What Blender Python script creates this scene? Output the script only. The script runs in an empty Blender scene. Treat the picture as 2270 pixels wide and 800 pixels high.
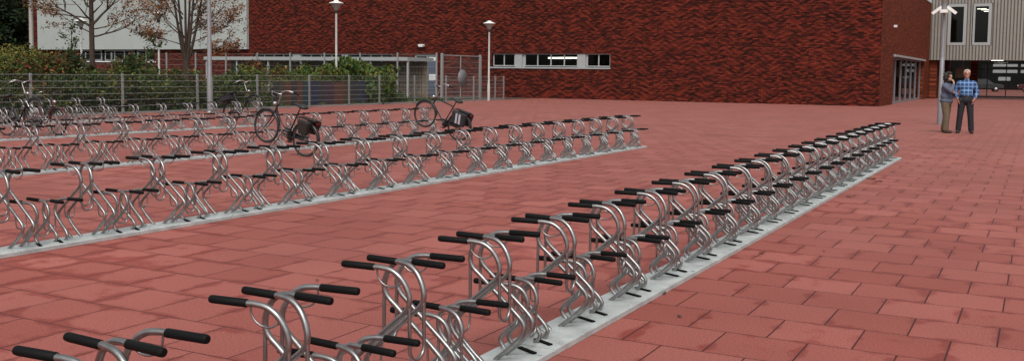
import bpy, math, random
import numpy as np
from mathutils import Vector, Matrix
random.seed(7); rng = np.random.default_rng(7)
PI = math.pi
sc = bpy.context.scene
COL = sc.collection
R = math.radians

# ------------------------------------------------------------------ camera
F_PX, PITCH, ROLL, HEAD, HCAM = 2166.9, .0700, .0115, R(28.38), 1.46
cam_d = bpy.data.cameras.new('camera'); cam = bpy.data.objects.new('camera', cam_d); COL.objects.link(cam)
cam_d.sensor_fit = 'HORIZONTAL'; cam_d.sensor_width = 36; cam_d.lens = F_PX / 2270 * 36
CY = 163.3 + F_PX * math.tan(PITCH)
cam_d.shift_y = -(400 - CY) / 2270
cam_d.clip_start = .05; cam_d.clip_end = 2000
M = Matrix.Rotation(HEAD, 4, 'Z') @ Matrix.Rotation(PI / 2 - PITCH, 4, 'X') @ Matrix.Rotation(ROLL, 4, 'Z')
cam.matrix_world = Matrix.Translation((0, 0, HCAM)) @ M
sc.camera = cam
RIGHT = Vector((math.cos(HEAD), math.sin(HEAD), 0)); FWD = Vector((-math.sin(HEAD), math.cos(HEAD), 0))

# ------------------------------------------------------------------ world, light
w = bpy.data.worlds.new('World'); sc.world = w; w.use_nodes = True
nt = w.node_tree; nt.nodes.clear()
out = nt.nodes.new('ShaderNodeOutputWorld'); bg = nt.nodes.new('ShaderNodeBackground')
sky = nt.nodes.new('ShaderNodeTexSky'); hs = nt.nodes.new('ShaderNodeHueSaturation')
SUN_EL, SUN_ROT = R(52), R(155)
sky.sky_type = 'NISHITA'; sky.sun_disc = False; sky.sun_elevation = SUN_EL; sky.sun_rotation = SUN_ROT
sky.air_density = 1.0; sky.dust_density = 4.0; sky.ozone_density = 1.0
hs.inputs['Saturation'].default_value = .12
nt.links.new(sky.outputs[0], hs.inputs['Color']); nt.links.new(hs.outputs[0], bg.inputs[0]); nt.links.new(bg.outputs[0], out.inputs[0])
bg.inputs[1].default_value = .11
sl = bpy.data.lights.new('sun', 'SUN'); sl.energy = 1.1; sl.angle = R(16); sl.color = (1, .96, .9)
so = bpy.data.objects.new('sun', sl); COL.objects.link(so)
# direction to the sun: azimuth clockwise from +Y
sd = Vector((math.sin(SUN_ROT) * math.cos(SUN_EL), math.cos(SUN_ROT) * math.cos(SUN_EL), math.sin(SUN_EL)))
so.rotation_euler = sd.to_track_quat('Z', 'Y').to_euler(); so.location = (0, 0, 30)
sc.view_settings.view_transform = 'Standard'; sc.view_settings.look = 'None'
sc.view_settings.exposure = .42; sc.view_settings.gamma = 1; sc.view_settings.use_curve_mapping = False

# ------------------------------------------------------------------ materials
def mat(name, col, rough=.6, metal=0, spec=.5, noise=0, nscale=8, bump=0, bscale=40, emit=0):
    m = bpy.data.materials.new(name); m.use_nodes = True
    t = m.node_tree; b = t.nodes['Principled BSDF']
    b.inputs['Base Color'].default_value = (*col, 1); b.inputs['Roughness'].default_value = rough
    b.inputs['Metallic'].default_value = metal; b.inputs['Specular IOR Level'].default_value = spec
    if emit:
        b.inputs['Emission Color'].default_value = (*col, 1); b.inputs['Emission Strength'].default_value = emit
    tc = t.nodes.new('ShaderNodeTexCoord')
    if noise:
        n = t.nodes.new('ShaderNodeTexNoise'); n.inputs['Scale'].default_value = nscale; n.inputs['Detail'].default_value = 6
        n.inputs['Roughness'].default_value = .65
        t.links.new(tc.outputs['Object'], n.inputs['Vector'])
        r = t.nodes.new('ShaderNodeMapRange'); r.inputs[1].default_value = .25; r.inputs[2].default_value = .75
        r.inputs[3].default_value = 1 - noise; r.inputs[4].default_value = 1 + noise
        t.links.new(n.outputs[0], r.inputs[0])
        mx = t.nodes.new('ShaderNodeVectorMath'); mx.operation = 'SCALE'
        mx.inputs[0].default_value = col; t.links.new(r.outputs[0], mx.inputs['Scale'])
        t.links.new(mx.outputs[0], b.inputs['Base Color'])
    if bump:
        n = t.nodes.new('ShaderNodeTexNoise'); n.inputs['Scale'].default_value = bscale; n.inputs['Detail'].default_value = 4
        t.links.new(tc.outputs['Object'], n.inputs['Vector'])
        bp = t.nodes.new('ShaderNodeBump'); bp.inputs['Strength'].default_value = bump; bp.inputs['Distance'].default_value = .02
        t.links.new(n.outputs[0], bp.inputs['Height']); t.links.new(bp.outputs[0], b.inputs['Normal'])
    return m

MT = {}
MT['steel'] = mat('galvanised steel', (.33, .325, .32), .40, 1, noise=.25, nscale=30)
MT['plate'] = mat('galvanised plate', (.47, .50, .49), .5, .1, noise=.34, nscale=5, bump=.15)
MT['slot'] = mat('plate slot rubber', (.005, .005, .005), .8, spec=.1)
MT['rim'] = mat('dull rim', (.10, .10, .10), .5, .6)
MT['groove'] = mat('cladding groove shade', (.13, .12, .10), .7)  # cladding tone darkened, shade between the ribs put into the colour
MT['farwall'] = mat('far dark wall', (.008, .009, .009), .95, spec=.05)
MT['grip'] = mat('black rubber grip', (.006, .006, .006), .6, spec=.12)
MT['black'] = mat('black bicycle paint', (.012, .012, .013), .3)
MT['tyre'] = mat('tyre rubber', (.018, .018, .018), .8)
MT['chrome'] = mat('bright alloy', (.5, .5, .5), .3, 1)
MT['saddle'] = mat('saddle vinyl', (.02, .02, .02), .5)
MT['bagblack'] = mat('black bag canvas', (.018, .016, .02), .8, noise=.3, nscale=20)
MT['reflect'] = mat('pale reflective band', (.40, .40, .44), .5)
MT['redlens'] = mat('red lens', (.12, .006, .006), .3)
MT['maroon'] = mat('maroon paint', (.10, .02, .022), .35)
MT['brownbag'] = mat('brown canvas', (.018, .013, .010), .85, noise=.3, nscale=14)
MT['fence'] = mat('grey fence steel', (.31, .32, .31), .5, .3)
MT['greypole'] = mat('grey pole paint', (.21, .205, .215), .5, .2, noise=.12)
MT['whitepole'] = mat('pale pole paint', (.40, .39, .365), .5, noise=.1)
MT['lampshade'] = mat('lamp cone', (.30, .29, .26), .35, noise=.1)
MT['lampcap'] = mat('white lamp cap', (.78, .78, .74), .4)
MT['frame'] = mat('pale window frame', (.34, .35, .345), .5)
MT['panel'] = mat('pale window panel', (.32, .34, .335), .5, noise=.08)
MT['whiteclad'] = mat('pale wall cladding', (.365, .39, .37), .6, noise=.07, nscale=.5)
MT['beigeclad'] = mat('ribbed grey beige cladding', (.26, .245, .215), .55, .1, noise=.08, nscale=1.5)
MT['roof'] = mat('roofing', (.16, .15, .14), .8)
MT['room'] = mat('dark room', (.07, .06, .05), .9)
MT['light'] = mat('lit fluorescent tube', (1, .93, .78), .5, emit=5)
MT['doorblue'] = mat('door blue grey', (.09, .11, .15), .5)
MT['paper'] = mat('white paper notice', (.72, .72, .70), .7)
MT['white'] = mat('white plastic', (.75, .75, .73), .4)
MT['wood'] = mat('weathered wood slats', (.17, .13, .09), .85, noise=.35, nscale=5)
MT['kerb'] = mat('concrete', (.35, .33, .31), .85, noise=.15, nscale=4)
MT['soil'] = mat('soil', (.055, .038, .026), .95, noise=.4, nscale=4, bump=.4, bscale=12)
MT['bark'] = mat('bark', (.055, .034, .024), .9, noise=.4, nscale=12, bump=.5, bscale=30)
for k, c in {'navy': (.012, .02, .05), 'rust': (.09, .03, .015), 'plum': (.04, .015, .03), 'teal': (.01, .035, .045), 'dark': (.02, .022, .025), 'olive': (.04, .04, .015)}.items():
    MT['b_' + k] = mat('painted board ' + k, c, .7, noise=.2, nscale=4)
def leafm(n, c): 
    m = mat('leaf ' + n, tuple(q * 1.0 for q in c), .75, spec=.15, noise=.25, nscale=1.5); return m
LF = {k: leafm(k, c) for k, c in {'dg': (.022, .042, .016), 'mg': (.04, .075, .02), 'bg': (.065, .105, .026), 'yg': (.14, .14, .03), 'ye': (.26, .19, .045), 'og': (.23, .095, .04), 'br': (.14, .062, .034), 'rd': (.13, .025, .018), 'ol': (.075, .08, .022), 'gd': (.014, .026, .012)}.items()}

def glass_mat(name, tint, refl):
    m = bpy.data.materials.new(name); m.use_nodes = True; t = m.node_tree; t.nodes.clear()
    o = t.nodes.new('ShaderNodeOutputMaterial'); mx = t.nodes.new('ShaderNodeMixShader'); g = t.nodes.new('ShaderNodeBsdfGlossy'); tr = t.nodes.new('ShaderNodeBsdfTransparent')
    fr = t.nodes.new('ShaderNodeFresnel'); fr.inputs[0].default_value = refl
    g.inputs['Roughness'].default_value = .03; tr.inputs[0].default_value = (*tint, 1)
    t.links.new(fr.outputs[0], mx.inputs[0]); t.links.new(tr.outputs[0], mx.inputs[1]); t.links.new(g.outputs[0], mx.inputs[2]); t.links.new(mx.outputs[0], o.inputs[0])
    return m
MT['glass'] = glass_mat('window glass', (.55, .58, .56), 1.35)
MT['glass2'] = glass_mat('entrance glass', (.6, .64, .64), 1.45)
MT['glass3'] = glass_mat('clear screen glass', (.86, .88, .87), 1.25)

def N(t, typ, **k):
    n = t.nodes.new(typ)
    for a, v in k.items(): setattr(n, a, v)
    return n
def math_n(t, op, a, b=None, c=None):
    n = t.nodes.new('ShaderNodeMath'); n.operation = op
    for i, v in enumerate((a, b, c)):
        if v is None: continue
        if isinstance(v, (int, float)): n.inputs[i].default_value = v
        else: t.links.new(v, n.inputs[i])
    return n.outputs[0]

def paver_mat():
    m = bpy.data.materials.new('red concrete pavers'); m.use_nodes = True; t = m.node_tree; b = t.nodes['Principled BSDF']
    geo = N(t, 'ShaderNodeNewGeometry'); mp = N(t, 'ShaderNodeMapping'); t.links.new(geo.outputs['Position'], mp.inputs[0])
    mp.inputs['Location'].default_value = (-PX0, -PY0, 0)
    br = N(t, 'ShaderNodeTexBrick'); br.offset = .5; br.offset_frequency = 2; br.squash = 1
    br.inputs['Scale'].default_value = 1; br.inputs['Brick Width'].default_value = .4575; br.inputs['Row Height'].default_value = .4575
    br.inputs['Mortar Size'].default_value = .0053; br.inputs['Mortar Smooth'].default_value = .15; br.inputs['Bias'].default_value = 0
    br.inputs['Color1'].default_value = (.27, .074, .058, 1); br.inputs['Color2'].default_value = (.34, .108, .088, 1); br.inputs['Mortar'].default_value = (.070, .017, .014, 1)
    t.links.new(mp.outputs[0], br.inputs[0])
    # damp stains creeping in from the joints
    br2 = N(t, 'ShaderNodeTexBrick'); br2.offset = .5; br2.offset_frequency = 2
    br2.inputs['Scale'].default_value = 1; br2.inputs['Brick Width'].default_value = .4575; br2.inputs['Row Height'].default_value = .4575
    br2.inputs['Mortar Size'].default_value = .09; br2.inputs['Mortar Smooth'].default_value = 1
    t.links.new(mp.outputs[0], br2.inputs[0])
    n1 = N(t, 'ShaderNodeTexNoise'); n1.inputs['Scale'].default_value = 3.4; n1.inputs['Detail'].default_value = 7; n1.inputs['Roughness'].default_value = .6
    t.links.new(geo.outputs['Position'], n1.inputs['Vector'])
    n2 = N(t, 'ShaderNodeTexNoise'); n2.inputs['Scale'].default_value = .35; n2.inputs['Detail'].default_value = 3
    t.links.new(geo.outputs['Position'], n2.inputs['Vector'])
    n3 = N(t, 'ShaderNodeTexNoise'); n3.inputs['Scale'].default_value = 90; n3.inputs['Detail'].default_value = 2
    t.links.new(geo.outputs['Position'], n3.inputs['Vector'])
    s = math_n(t, 'MULTIPLY_ADD', br2.outputs['Fac'], .17, n1.outputs[0])
    s = math_n(t, 'MULTIPLY_ADD', n2.outputs[0], .55, s)
    mr = N(t, 'ShaderNodeMapRange'); mr.interpolation_type = 'SMOOTHSTEP'; mr.inputs[1].default_value = .86; mr.inputs[2].default_value = 1.0
    t.links.new(s, mr.inputs[0])
    mix = N(t, 'ShaderNodeMix'); mix.data_type = 'RGBA'; mix.blend_type = 'MULTIPLY'; mix.inputs['B'].default_value = (.74, .46, .41, 1)
    t.links.new(mr.outputs[0], mix.inputs['Factor']); t.links.new(br.outputs['Color'], mix.inputs['A'])
    # pale dusting + grain
    g = N(t, 'ShaderNodeMapRange'); g.inputs[1].default_value = .3; g.inputs[2].default_value = .7; g.inputs[3].default_value = .72; g.inputs[4].default_value = 1.28
    t.links.new(n3.outputs[0], g.inputs[0])
    g2 = N(t, 'ShaderNodeMapRange'); g2.inputs[1].default_value = .3; g2.inputs[2].default_value = .7; g2.inputs[3].default_value = .86; g2.inputs[4].default_value = 1.14
    t.links.new(n2.outputs[0], g2.inputs[0])
    sm = math_n(t, 'MULTIPLY', g.outputs[0], g2.outputs[0])
    v = N(t, 'ShaderNodeVectorMath', operation='SCALE'); t.links.new(mix.outputs['Result'], v.inputs[0]); t.links.new(sm, v.inputs['Scale'])
    t.links.new(v.outputs[0], b.inputs['Base Color'])
    ro = N(t, 'ShaderNodeMapRange'); ro.inputs[3].default_value = .72; ro.inputs[4].default_value = .5; t.links.new(mr.outputs[0], ro.inputs[0])
    t.links.new(ro.outputs[0], b.inputs['Roughness']); b.inputs['Specular IOR Level'].default_value = .18
    b.inputs['Sheen Weight'].default_value = .6; b.inputs['Sheen Roughness'].default_value = .14; b.inputs['Sheen Tint'].default_value = (1, .60, .53, 1)
    bp = N(t, 'ShaderNodeBump'); bp.inputs['Strength'].default_value = .5; bp.inputs['Distance'].default_value = .006; bp.invert = True
    t.links.new(br.outputs['Fac'], bp.inputs['Height']); t.links.new(bp.outputs[0], b.inputs['Normal'])
    return m
PX0, PY0 = -1.07 + .4575 * .5, .405
MT['paver'] = paver_mat()

def brick_mat(name, axis, c_dark, c_mid, c_hi):
    m = bpy.data.materials.new(name); m.use_nodes = True; t = m.node_tree; b = t.nodes['Principled BSDF']
    geo = N(t, 'ShaderNodeNewGeometry'); sp = N(t, 'ShaderNodeSeparateXYZ'); t.links.new(geo.outputs['Position'], sp.inputs[0])
    u = sp.outputs[axis]; z = sp.outputs[2]
    cb = N(t, 'ShaderNodeCombineXYZ'); t.links.new(u, cb.inputs[0]); t.links.new(z, cb.inputs[1])
    br = N(t, 'ShaderNodeTexBrick'); br.offset = .5; br.inputs['Scale'].default_value = 1
    br.inputs['Brick Width'].default_value = .27; br.inputs['Row Height'].default_value = .07; br.inputs['Mortar Size'].default_value = .008; br.inputs['Bias'].default_value = -.1
    br.inputs['Color1'].default_value = (*c_dark, 1); br.inputs['Color2'].default_value = (*c_hi, 1); br.inputs['Mortar'].default_value = (.05, .012, .01, 1)
    t.links.new(cb.outputs[0], br.inputs[0])
    # woven zigzag of darker bricks
    zz = math_n(t, 'PINGPONG', u, .85)
    n = N(t, 'ShaderNodeTexNoise'); n.inputs['Scale'].default_value = 1.6; n.inputs['Detail'].default_value = 6; t.links.new(cb.outputs[0], n.inputs['Vector'])
    a = math_n(t, 'MULTIPLY_ADD', zz, .62, z)
    a = math_n(t, 'MULTIPLY_ADD', n.outputs[0], .55, a)
    sn = math_n(t, 'SINE', math_n(t, 'MULTIPLY', a, 22.0))
    n2 = N(t, 'ShaderNodeTexNoise'); n2.inputs['Scale'].default_value = .8; n2.inputs['Detail'].default_value = 8; n2.inputs['Roughness'].default_value = .7
    mp = N(t, 'ShaderNodeMapping'); mp.inputs['Scale'].default_value = (1, 2.5, 1); t.links.new(cb.outputs[0], mp.inputs[0]); t.links.new(mp.outputs[0], n2.inputs['Vector'])
    k = math_n(t, 'MULTIPLY_ADD', sn, .26, math_n(t, 'MULTIPLY_ADD', n2.outputs[0], .8, .6))
    v = N(t, 'ShaderNodeVectorMath', operation='SCALE'); t.links.new(br.outputs['Color'], v.inputs[0]); t.links.new(k, v.inputs['Scale'])
    t.links.new(v.outputs[0], b.inputs['Base Color']); b.inputs['Roughness'].default_value = .8; b.inputs['Specular IOR Level'].default_value = .08
    bp = N(t, 'ShaderNodeBump'); bp.inputs['Strength'].default_value = .6; bp.inputs['Distance'].default_value = .01; bp.invert = True
    t.links.new(br.outputs['Fac'], bp.inputs['Height']); t.links.new(bp.outputs[0], b.inputs['Normal'])
    return m
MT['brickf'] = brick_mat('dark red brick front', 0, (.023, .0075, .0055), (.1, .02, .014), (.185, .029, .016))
MT['bricks'] = brick_mat('red brick side lightened', 1, (.10, .026, .013), (.1, .02, .014), (.245, .060, .028))  # brick colour lightened to make up for the little light on the side wall

# ------------------------------------------------------------------ mesh builder
class MB:
    def __init__(s): s.v = []; s.f = []; s.m = []; s.sm = []
    def add(s, vs, fs, mi=0, smooth=False):
        o = len(s.v); s.v += [tuple(p) for p in vs]
        for f in fs: s.f.append([i + o for i in f]); s.m.append(mi); s.sm.append(smooth)
    def box(s, lo, hi, mi=0, mtx=None):
        x0, y0, z0 = lo; x1, y1, z1 = hi
        vs = [Vector(p) for p in ((x0, y0, z0), (x1, y0, z0), (x1, y1, z0), (x0, y1, z0), (x0, y0, z1), (x1, y0, z1), (x1, y1, z1), (x0, y1, z1))]
        if mtx: vs = [mtx @ p for p in vs]
        s.add(vs, [(0, 3, 2, 1), (4, 5, 6, 7), (0, 1, 5, 4), (1, 2, 6, 5), (2, 3, 7, 6), (3, 0, 4, 7)], mi)
    def quad(s, a, b, c, d, mi=0): s.add([a, b, c, d], [(0, 1, 2, 3)], mi)
    def tube(s, pts, r, n=8, mi=0, cap=True, closed=False):
        pts = [Vector(p) for p in pts]; k = len(pts)
        rs = r if isinstance(r, (list, tuple)) else [r] * k
        vs = []; prev = None
        for i, p in enumerate(pts):
            if closed: t = pts[(i + 1) % k] - pts[i - 1]
            else: t = pts[min(i + 1, k - 1)] - pts[max(i - 1, 0)]
            if t.length < 1e-9: t = Vector((0, 0, 1))
            t.normalize()
            if prev is None:
                a = Vector((0, 0, 1)) if abs(t.z) < .9 else Vector((1, 0, 0))
                x = t.cross(a).normalized()
            else: x = (prev - t * prev.dot(t)).normalized()
            prev = x; y = t.cross(x)
            for j in range(n):
                an = 2 * PI * j / n; vs.append(p + (x * math.cos(an) + y * math.sin(an)) * rs[i])
        fs = []
        for i in range(k if closed else k - 1):
            i2 = (i + 1) % k
            for j in range(n): fs.append((i * n + j, i * n + (j + 1) % n, i2 * n + (j + 1) % n, i2 * n + j))
        s.add(vs, fs, mi, True)
        if cap and not closed:
            s.add(vs[:n], [tuple(range(n - 1, -1, -1))], mi); s.add(vs[-n:], [tuple(range(n))], mi)
    def lathe(s, prof, c=(0, 0, 0), n=16, mi=0, axis='z', smooth=True):
        vs = []
        for r, h in prof:
            for j in range(n):
                a = 2 * PI * j / n; p = (r * math.cos(a), r * math.sin(a), h)
                if axis == 'y': p = (p[0], p[2], p[1])
                if axis == 'x': p = (p[2], p[0], p[1])
                vs.append((p[0] + c[0], p[1] + c[1], p[2] + c[2]))
        k = len(prof)
        fs = [(i * n + j, i * n + (j + 1) % n, (i + 1) * n + (j + 1) % n, (i + 1) * n + j) for i in range(k - 1) for j in range(n)]
        s.add(vs, fs, mi, smooth)
    def capsule(s, a, b, ra, rb, n=14, mi=0):
        a = Vector(a); b = Vector(b); d = (b - a); L = max(d.length, 1e-5); d.normalize()
        pts = []; rs = []
        for i in range(5):
            t = PI / 2 * (1 - i / 4); pts.append(a - d * ra * math.sin(t)); rs.append(max(ra * math.cos(t), .0008))
        for i in range(5):
            t = PI / 2 * i / 4; pts.append(b + d * rb * math.sin(t)); rs.append(max(rb * math.cos(t), .0008))
        s.tube(pts, rs, n, mi)
    def ell(s, c, r, mi=0, n=16, k=10, mtx=None):
        vs = []
        for i in range(k + 1):
            th = PI * i / k; st = max(math.sin(th), .004)
            for j in range(n):
                a = 2 * PI * j / n
                p = Vector((r[0] * st * math.cos(a), r[1] * st * math.sin(a), r[2] * math.cos(th)))
                if mtx: p = mtx @ p
                vs.append(p + Vector(c))
        fs = [(i * n + j, (i + 1) * n + j, (i + 1) * n + (j + 1) % n, i * n + (j + 1) % n) for i in range(k) for j in range(n)]
        fs += [tuple(range(n)), tuple(range(k * n + n - 1, k * n - 1, -1))]
        s.add(vs, fs, mi, True)
    def mesh(s, name, mats):
        me = bpy.data.meshes.new(name); me.from_pydata([tuple(p) for p in s.v], [], s.f)
        for m in (mats if isinstance(mats, (list, tuple)) else [mats]): me.materials.append(m)
        me.polygons.foreach_set('material_index', s.m); me.polygons.foreach_set('use_smooth', s.sm); me.update()
        return me
    def build(s, name, mats, parent=None):
        o = bpy.data.objects.new(name, s.mesh(name, mats)); COL.objects.link(o); o.parent = parent
        return o

def tag(o, label=None, cat=None, group=None, kind=None):
    if label: o['label'] = label
    if cat: o['category'] = cat
    if group: o['group'] = group
    if kind: o['kind'] = kind
    return o
def empty(name, loc, label, cat, group=None, rz=0):
    o = bpy.data.objects.new(name, None); COL.objects.link(o); o.location = loc; o.rotation_euler = (0, 0, rz); o.empty_display_size = .2
    return tag(o, label, cat, group)
def children(o): return [c for c in bpy.data.objects if c.parent == o]
def spline(pts, sub=5):
    P = [Vector(p) for p in pts]; o = []
    for i in range(len(P) - 1):
        p0, p1, p2, p3 = P[max(i - 1, 0)], P[i], P[i + 1], P[min(i + 2, len(P) - 1)]
        for k in range(sub):
            t = k / sub
            o.append(.5 * ((2 * p1) + (p2 - p0) * t + (2 * p0 - 5 * p1 + 4 * p2 - p3) * t * t + (3 * p1 - p0 - 3 * p2 + p3) * t ** 3))
    o.append(P[-1]); return o
def struct(name, mb, mats): return tag(mb.build(name, mats), kind='structure')

# ------------------------------------------------------------------ ground
g = MB(); g.quad((-500, -60, 0), (500, -60, 0), (500, 900, 0), (-500, 900, 0)); struct('plaza_paving', g, MT['paver'])
g = MB(); g.quad((-200, -20, .004), (-26.35, -20, .004), (-26.35, 52.3, .004), (-200, 52.3, .004)); struct('yard_ground', g, MT['soil'])
# kerb along the planting bed
g = MB(); g.box((-26.42, -20, 0), (-26.30, 47.6, .06)); struct('bed_kerb', g, MT['kerb'])

# ------------------------------------------------------------------ bicycle racks
def stand_mesh(tall):
    b = MB()
    if tall:
        prof = [(-.165, .675), (-.03, .675), (.0, .675), (.05, .667), (.092, .640), (.120, .600), (.134, .555), (.130, .520), (.110, .490), (.075, .460), (.03, .42), (-.05, .35), (-.13, .28), (-.163, .245), (-.172, .215), (-.160, .175), (-.085, .095), (-.005, .028)]
        spl = [.082, .074, .070, .064, .058, .053, .050, .05, .049, .048, .048, .047, .047, .046, .046, .046, .046, .046]
    else:
        prof = [(-.185, .388), (-.05, .388), (-.01, .387), (.035, .378), (.07, .352), (.088, .312), (.090, .275), (.075, .24), (.04, .20), (.0, .16), (-.045, .118), (-.068, .085), (-.066, .062), (-.05, .04), (-.035, .028)]
        spl = [.082, .074, .068, .06, .055, .052, .05, .049, .048, .048, .047, .046, .046, .046, .046]
    for sg in (-1, 1):
        b.tube(spline([(x, sg * y, z) for (x, z), y in zip(prof, spl)], 4), .0121, 8)
        if tall:   # thin eyelet ring under the handle (near tube only)
            if sg < 0:
                b.tube(spline([(-.02, -.068, .668), (-.016, -.066, .632), (.008, -.064, .605), (.042, -.06, .594), (.075, -.057, .60), (.10, -.055, .62)], 4), .0042, 5)
    if tall:
        x = .134; zb = .30; y = .05
        b.tube([(x, -y, .55), (x + .002, -y, zb + .04)] + [(x + .002, -y * math.cos(a), zb + .03 - .05 * math.sin(a)) for a in [PI * i / 8 for i in range(9)]] + [(x + .002, y, zb + .04), (x, y, .55)], .0082, 6)
        b.tube([(-.085, -.047, .318), (-.088, -.045, .25)] + [(-.088, -.042 * math.cos(a), .23 - .035 * math.sin(a)) for a in [PI * i / 6 for i in range(7)]] + [(-.088, .045, .25), (-.085, .047, .318)], .0055, 5)
    else:
        x = .09; y = .05
        b.tube([(x, -y, .29), (x, -y, .16)] + [(x, -y * math.cos(a), .15 - .045 * math.sin(a)) for a in [PI * i / 8 for i in range(9)]] + [(x, y, .16), (x, y, .29)], .007, 6)
    return b.mesh('tall_stand' if tall else 'low_stand', MT['steel'])
def grip_mesh(tall, sg):
    b = MB(); z = .675 if tall else .388; x0, x1 = (-.185, -.03) if tall else (-.205, -.05)
    y0, y1 = sg * .084, sg * .074
    pts = [(x0 - .006, y0, z), (x0 - .004, y0, z), (x0 + .004, y0, z), (x1, y1, z), (x1 + .002, y1, z)]
    b.tube(pts, [.0105, .014, .0154, .0154, .013], 10)
    return b.mesh('grip', MT['grip'])
SM = {t: stand_mesh(t) for t in (True, False)}
GM = {(t, s): grip_mesh(t, s) for t in (True, False) for s in (-1, 1)}
def link(o, parent): COL.objects.link(o); o.parent = parent; return o
def rack(xc, y0, pitch, i0, i1, yend, label):
    k = pitch / .75; kz = .97 if k < 1 else .965
    root = empty('bicycle_rack', (xc, 0, 0), label, 'bicycle rack', 'rows of bicycle racks on the red square')
    ya = y0 + i0 * pitch - .3; xl, xr = -.09 * k, .20 * k; seg = 3 * pitch
    while ya < yend - .05:
        yb = min(ya + seg, yend); b = MB(); dz = random.uniform(-.0015, .0015)
        if yend - yb < .4: yb = yend
        b.box((xl, ya, .022 + dz), (xr, yb - .005, .030 + dz), 0); b.box((xr - .006, ya, .002), (xr, yb - .005, .0215 + dz), 0); b.box((xl, ya, .002), (xl + .006, yb - .005, .0215 + dz), 0)
        for i in range(i0, i1 + 1):
            for q in (.375, .56):
                y = y0 + i * pitch + q * k
                if ya < y < yb and y < yend - .1:
                    b.box((0, -.013, .0322), (.135, .013, .039), 1, Matrix.Translation((.02, y, 0)) @ Matrix.Rotation(-.45, 4, 'Z'))
        for yy in (ya + .12, (ya + yb) / 2, yb - .13):
            for xx in (xl + .05, xr - .03): b.lathe([(.013, .0315), (.013, .039), (.001, .041)], (xx, yy, 0), 6, 0, smooth=False)
        b.build('base_plate', [MT['plate'], MT['slot']], root); ya = yb
    for i in range(i0, i1 + 1):
        for q, tall, flip in ((0, True, False), (.187, True, True), (.375, False, False), (.562, False, True)):
            y = y0 + i * pitch + q * k
            if y > yend - .06: continue
            s = link(bpy.data.objects.new('tall_stand' if tall else 'low_stand', SM[tall]), root)
            s.location = (0, y, 0); s.rotation_euler = (random.gauss(0, .006), random.gauss(0, .006), (PI if flip else 0) + random.gauss(0, .022)); s.scale = (k, k, kz)
            for sg in (-1, 1): link(bpy.data.objects.new('grip', GM[(tall, sg)]), s)
    return root
rack(-2.365, 1.835, .7463, -2, 22, 18.86, 'nearest bicycle rack row, running from the bottom edge towards the two standing people')
rack(-7.17, 5.50, .779, -2, 17, 18.65, 'second nearest bicycle rack row, holding no bicycles, ending alone on the open paving')
rack(-12.30, 8.685, .7545, -3, 14, 19.20, 'middle bicycle rack row holding the two black bicycles nearest the photographer')
rack(-18.28, 12.30, .809, -3, 9, 20.0, 'bicycle rack row second from the mesh fence, largely hidden behind the middle row')
rack(-23.2, 12.2, .80, -3, 9, 19.45, 'farthest and shortest looking bicycle rack row, right in front of the low mesh fence')

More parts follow.
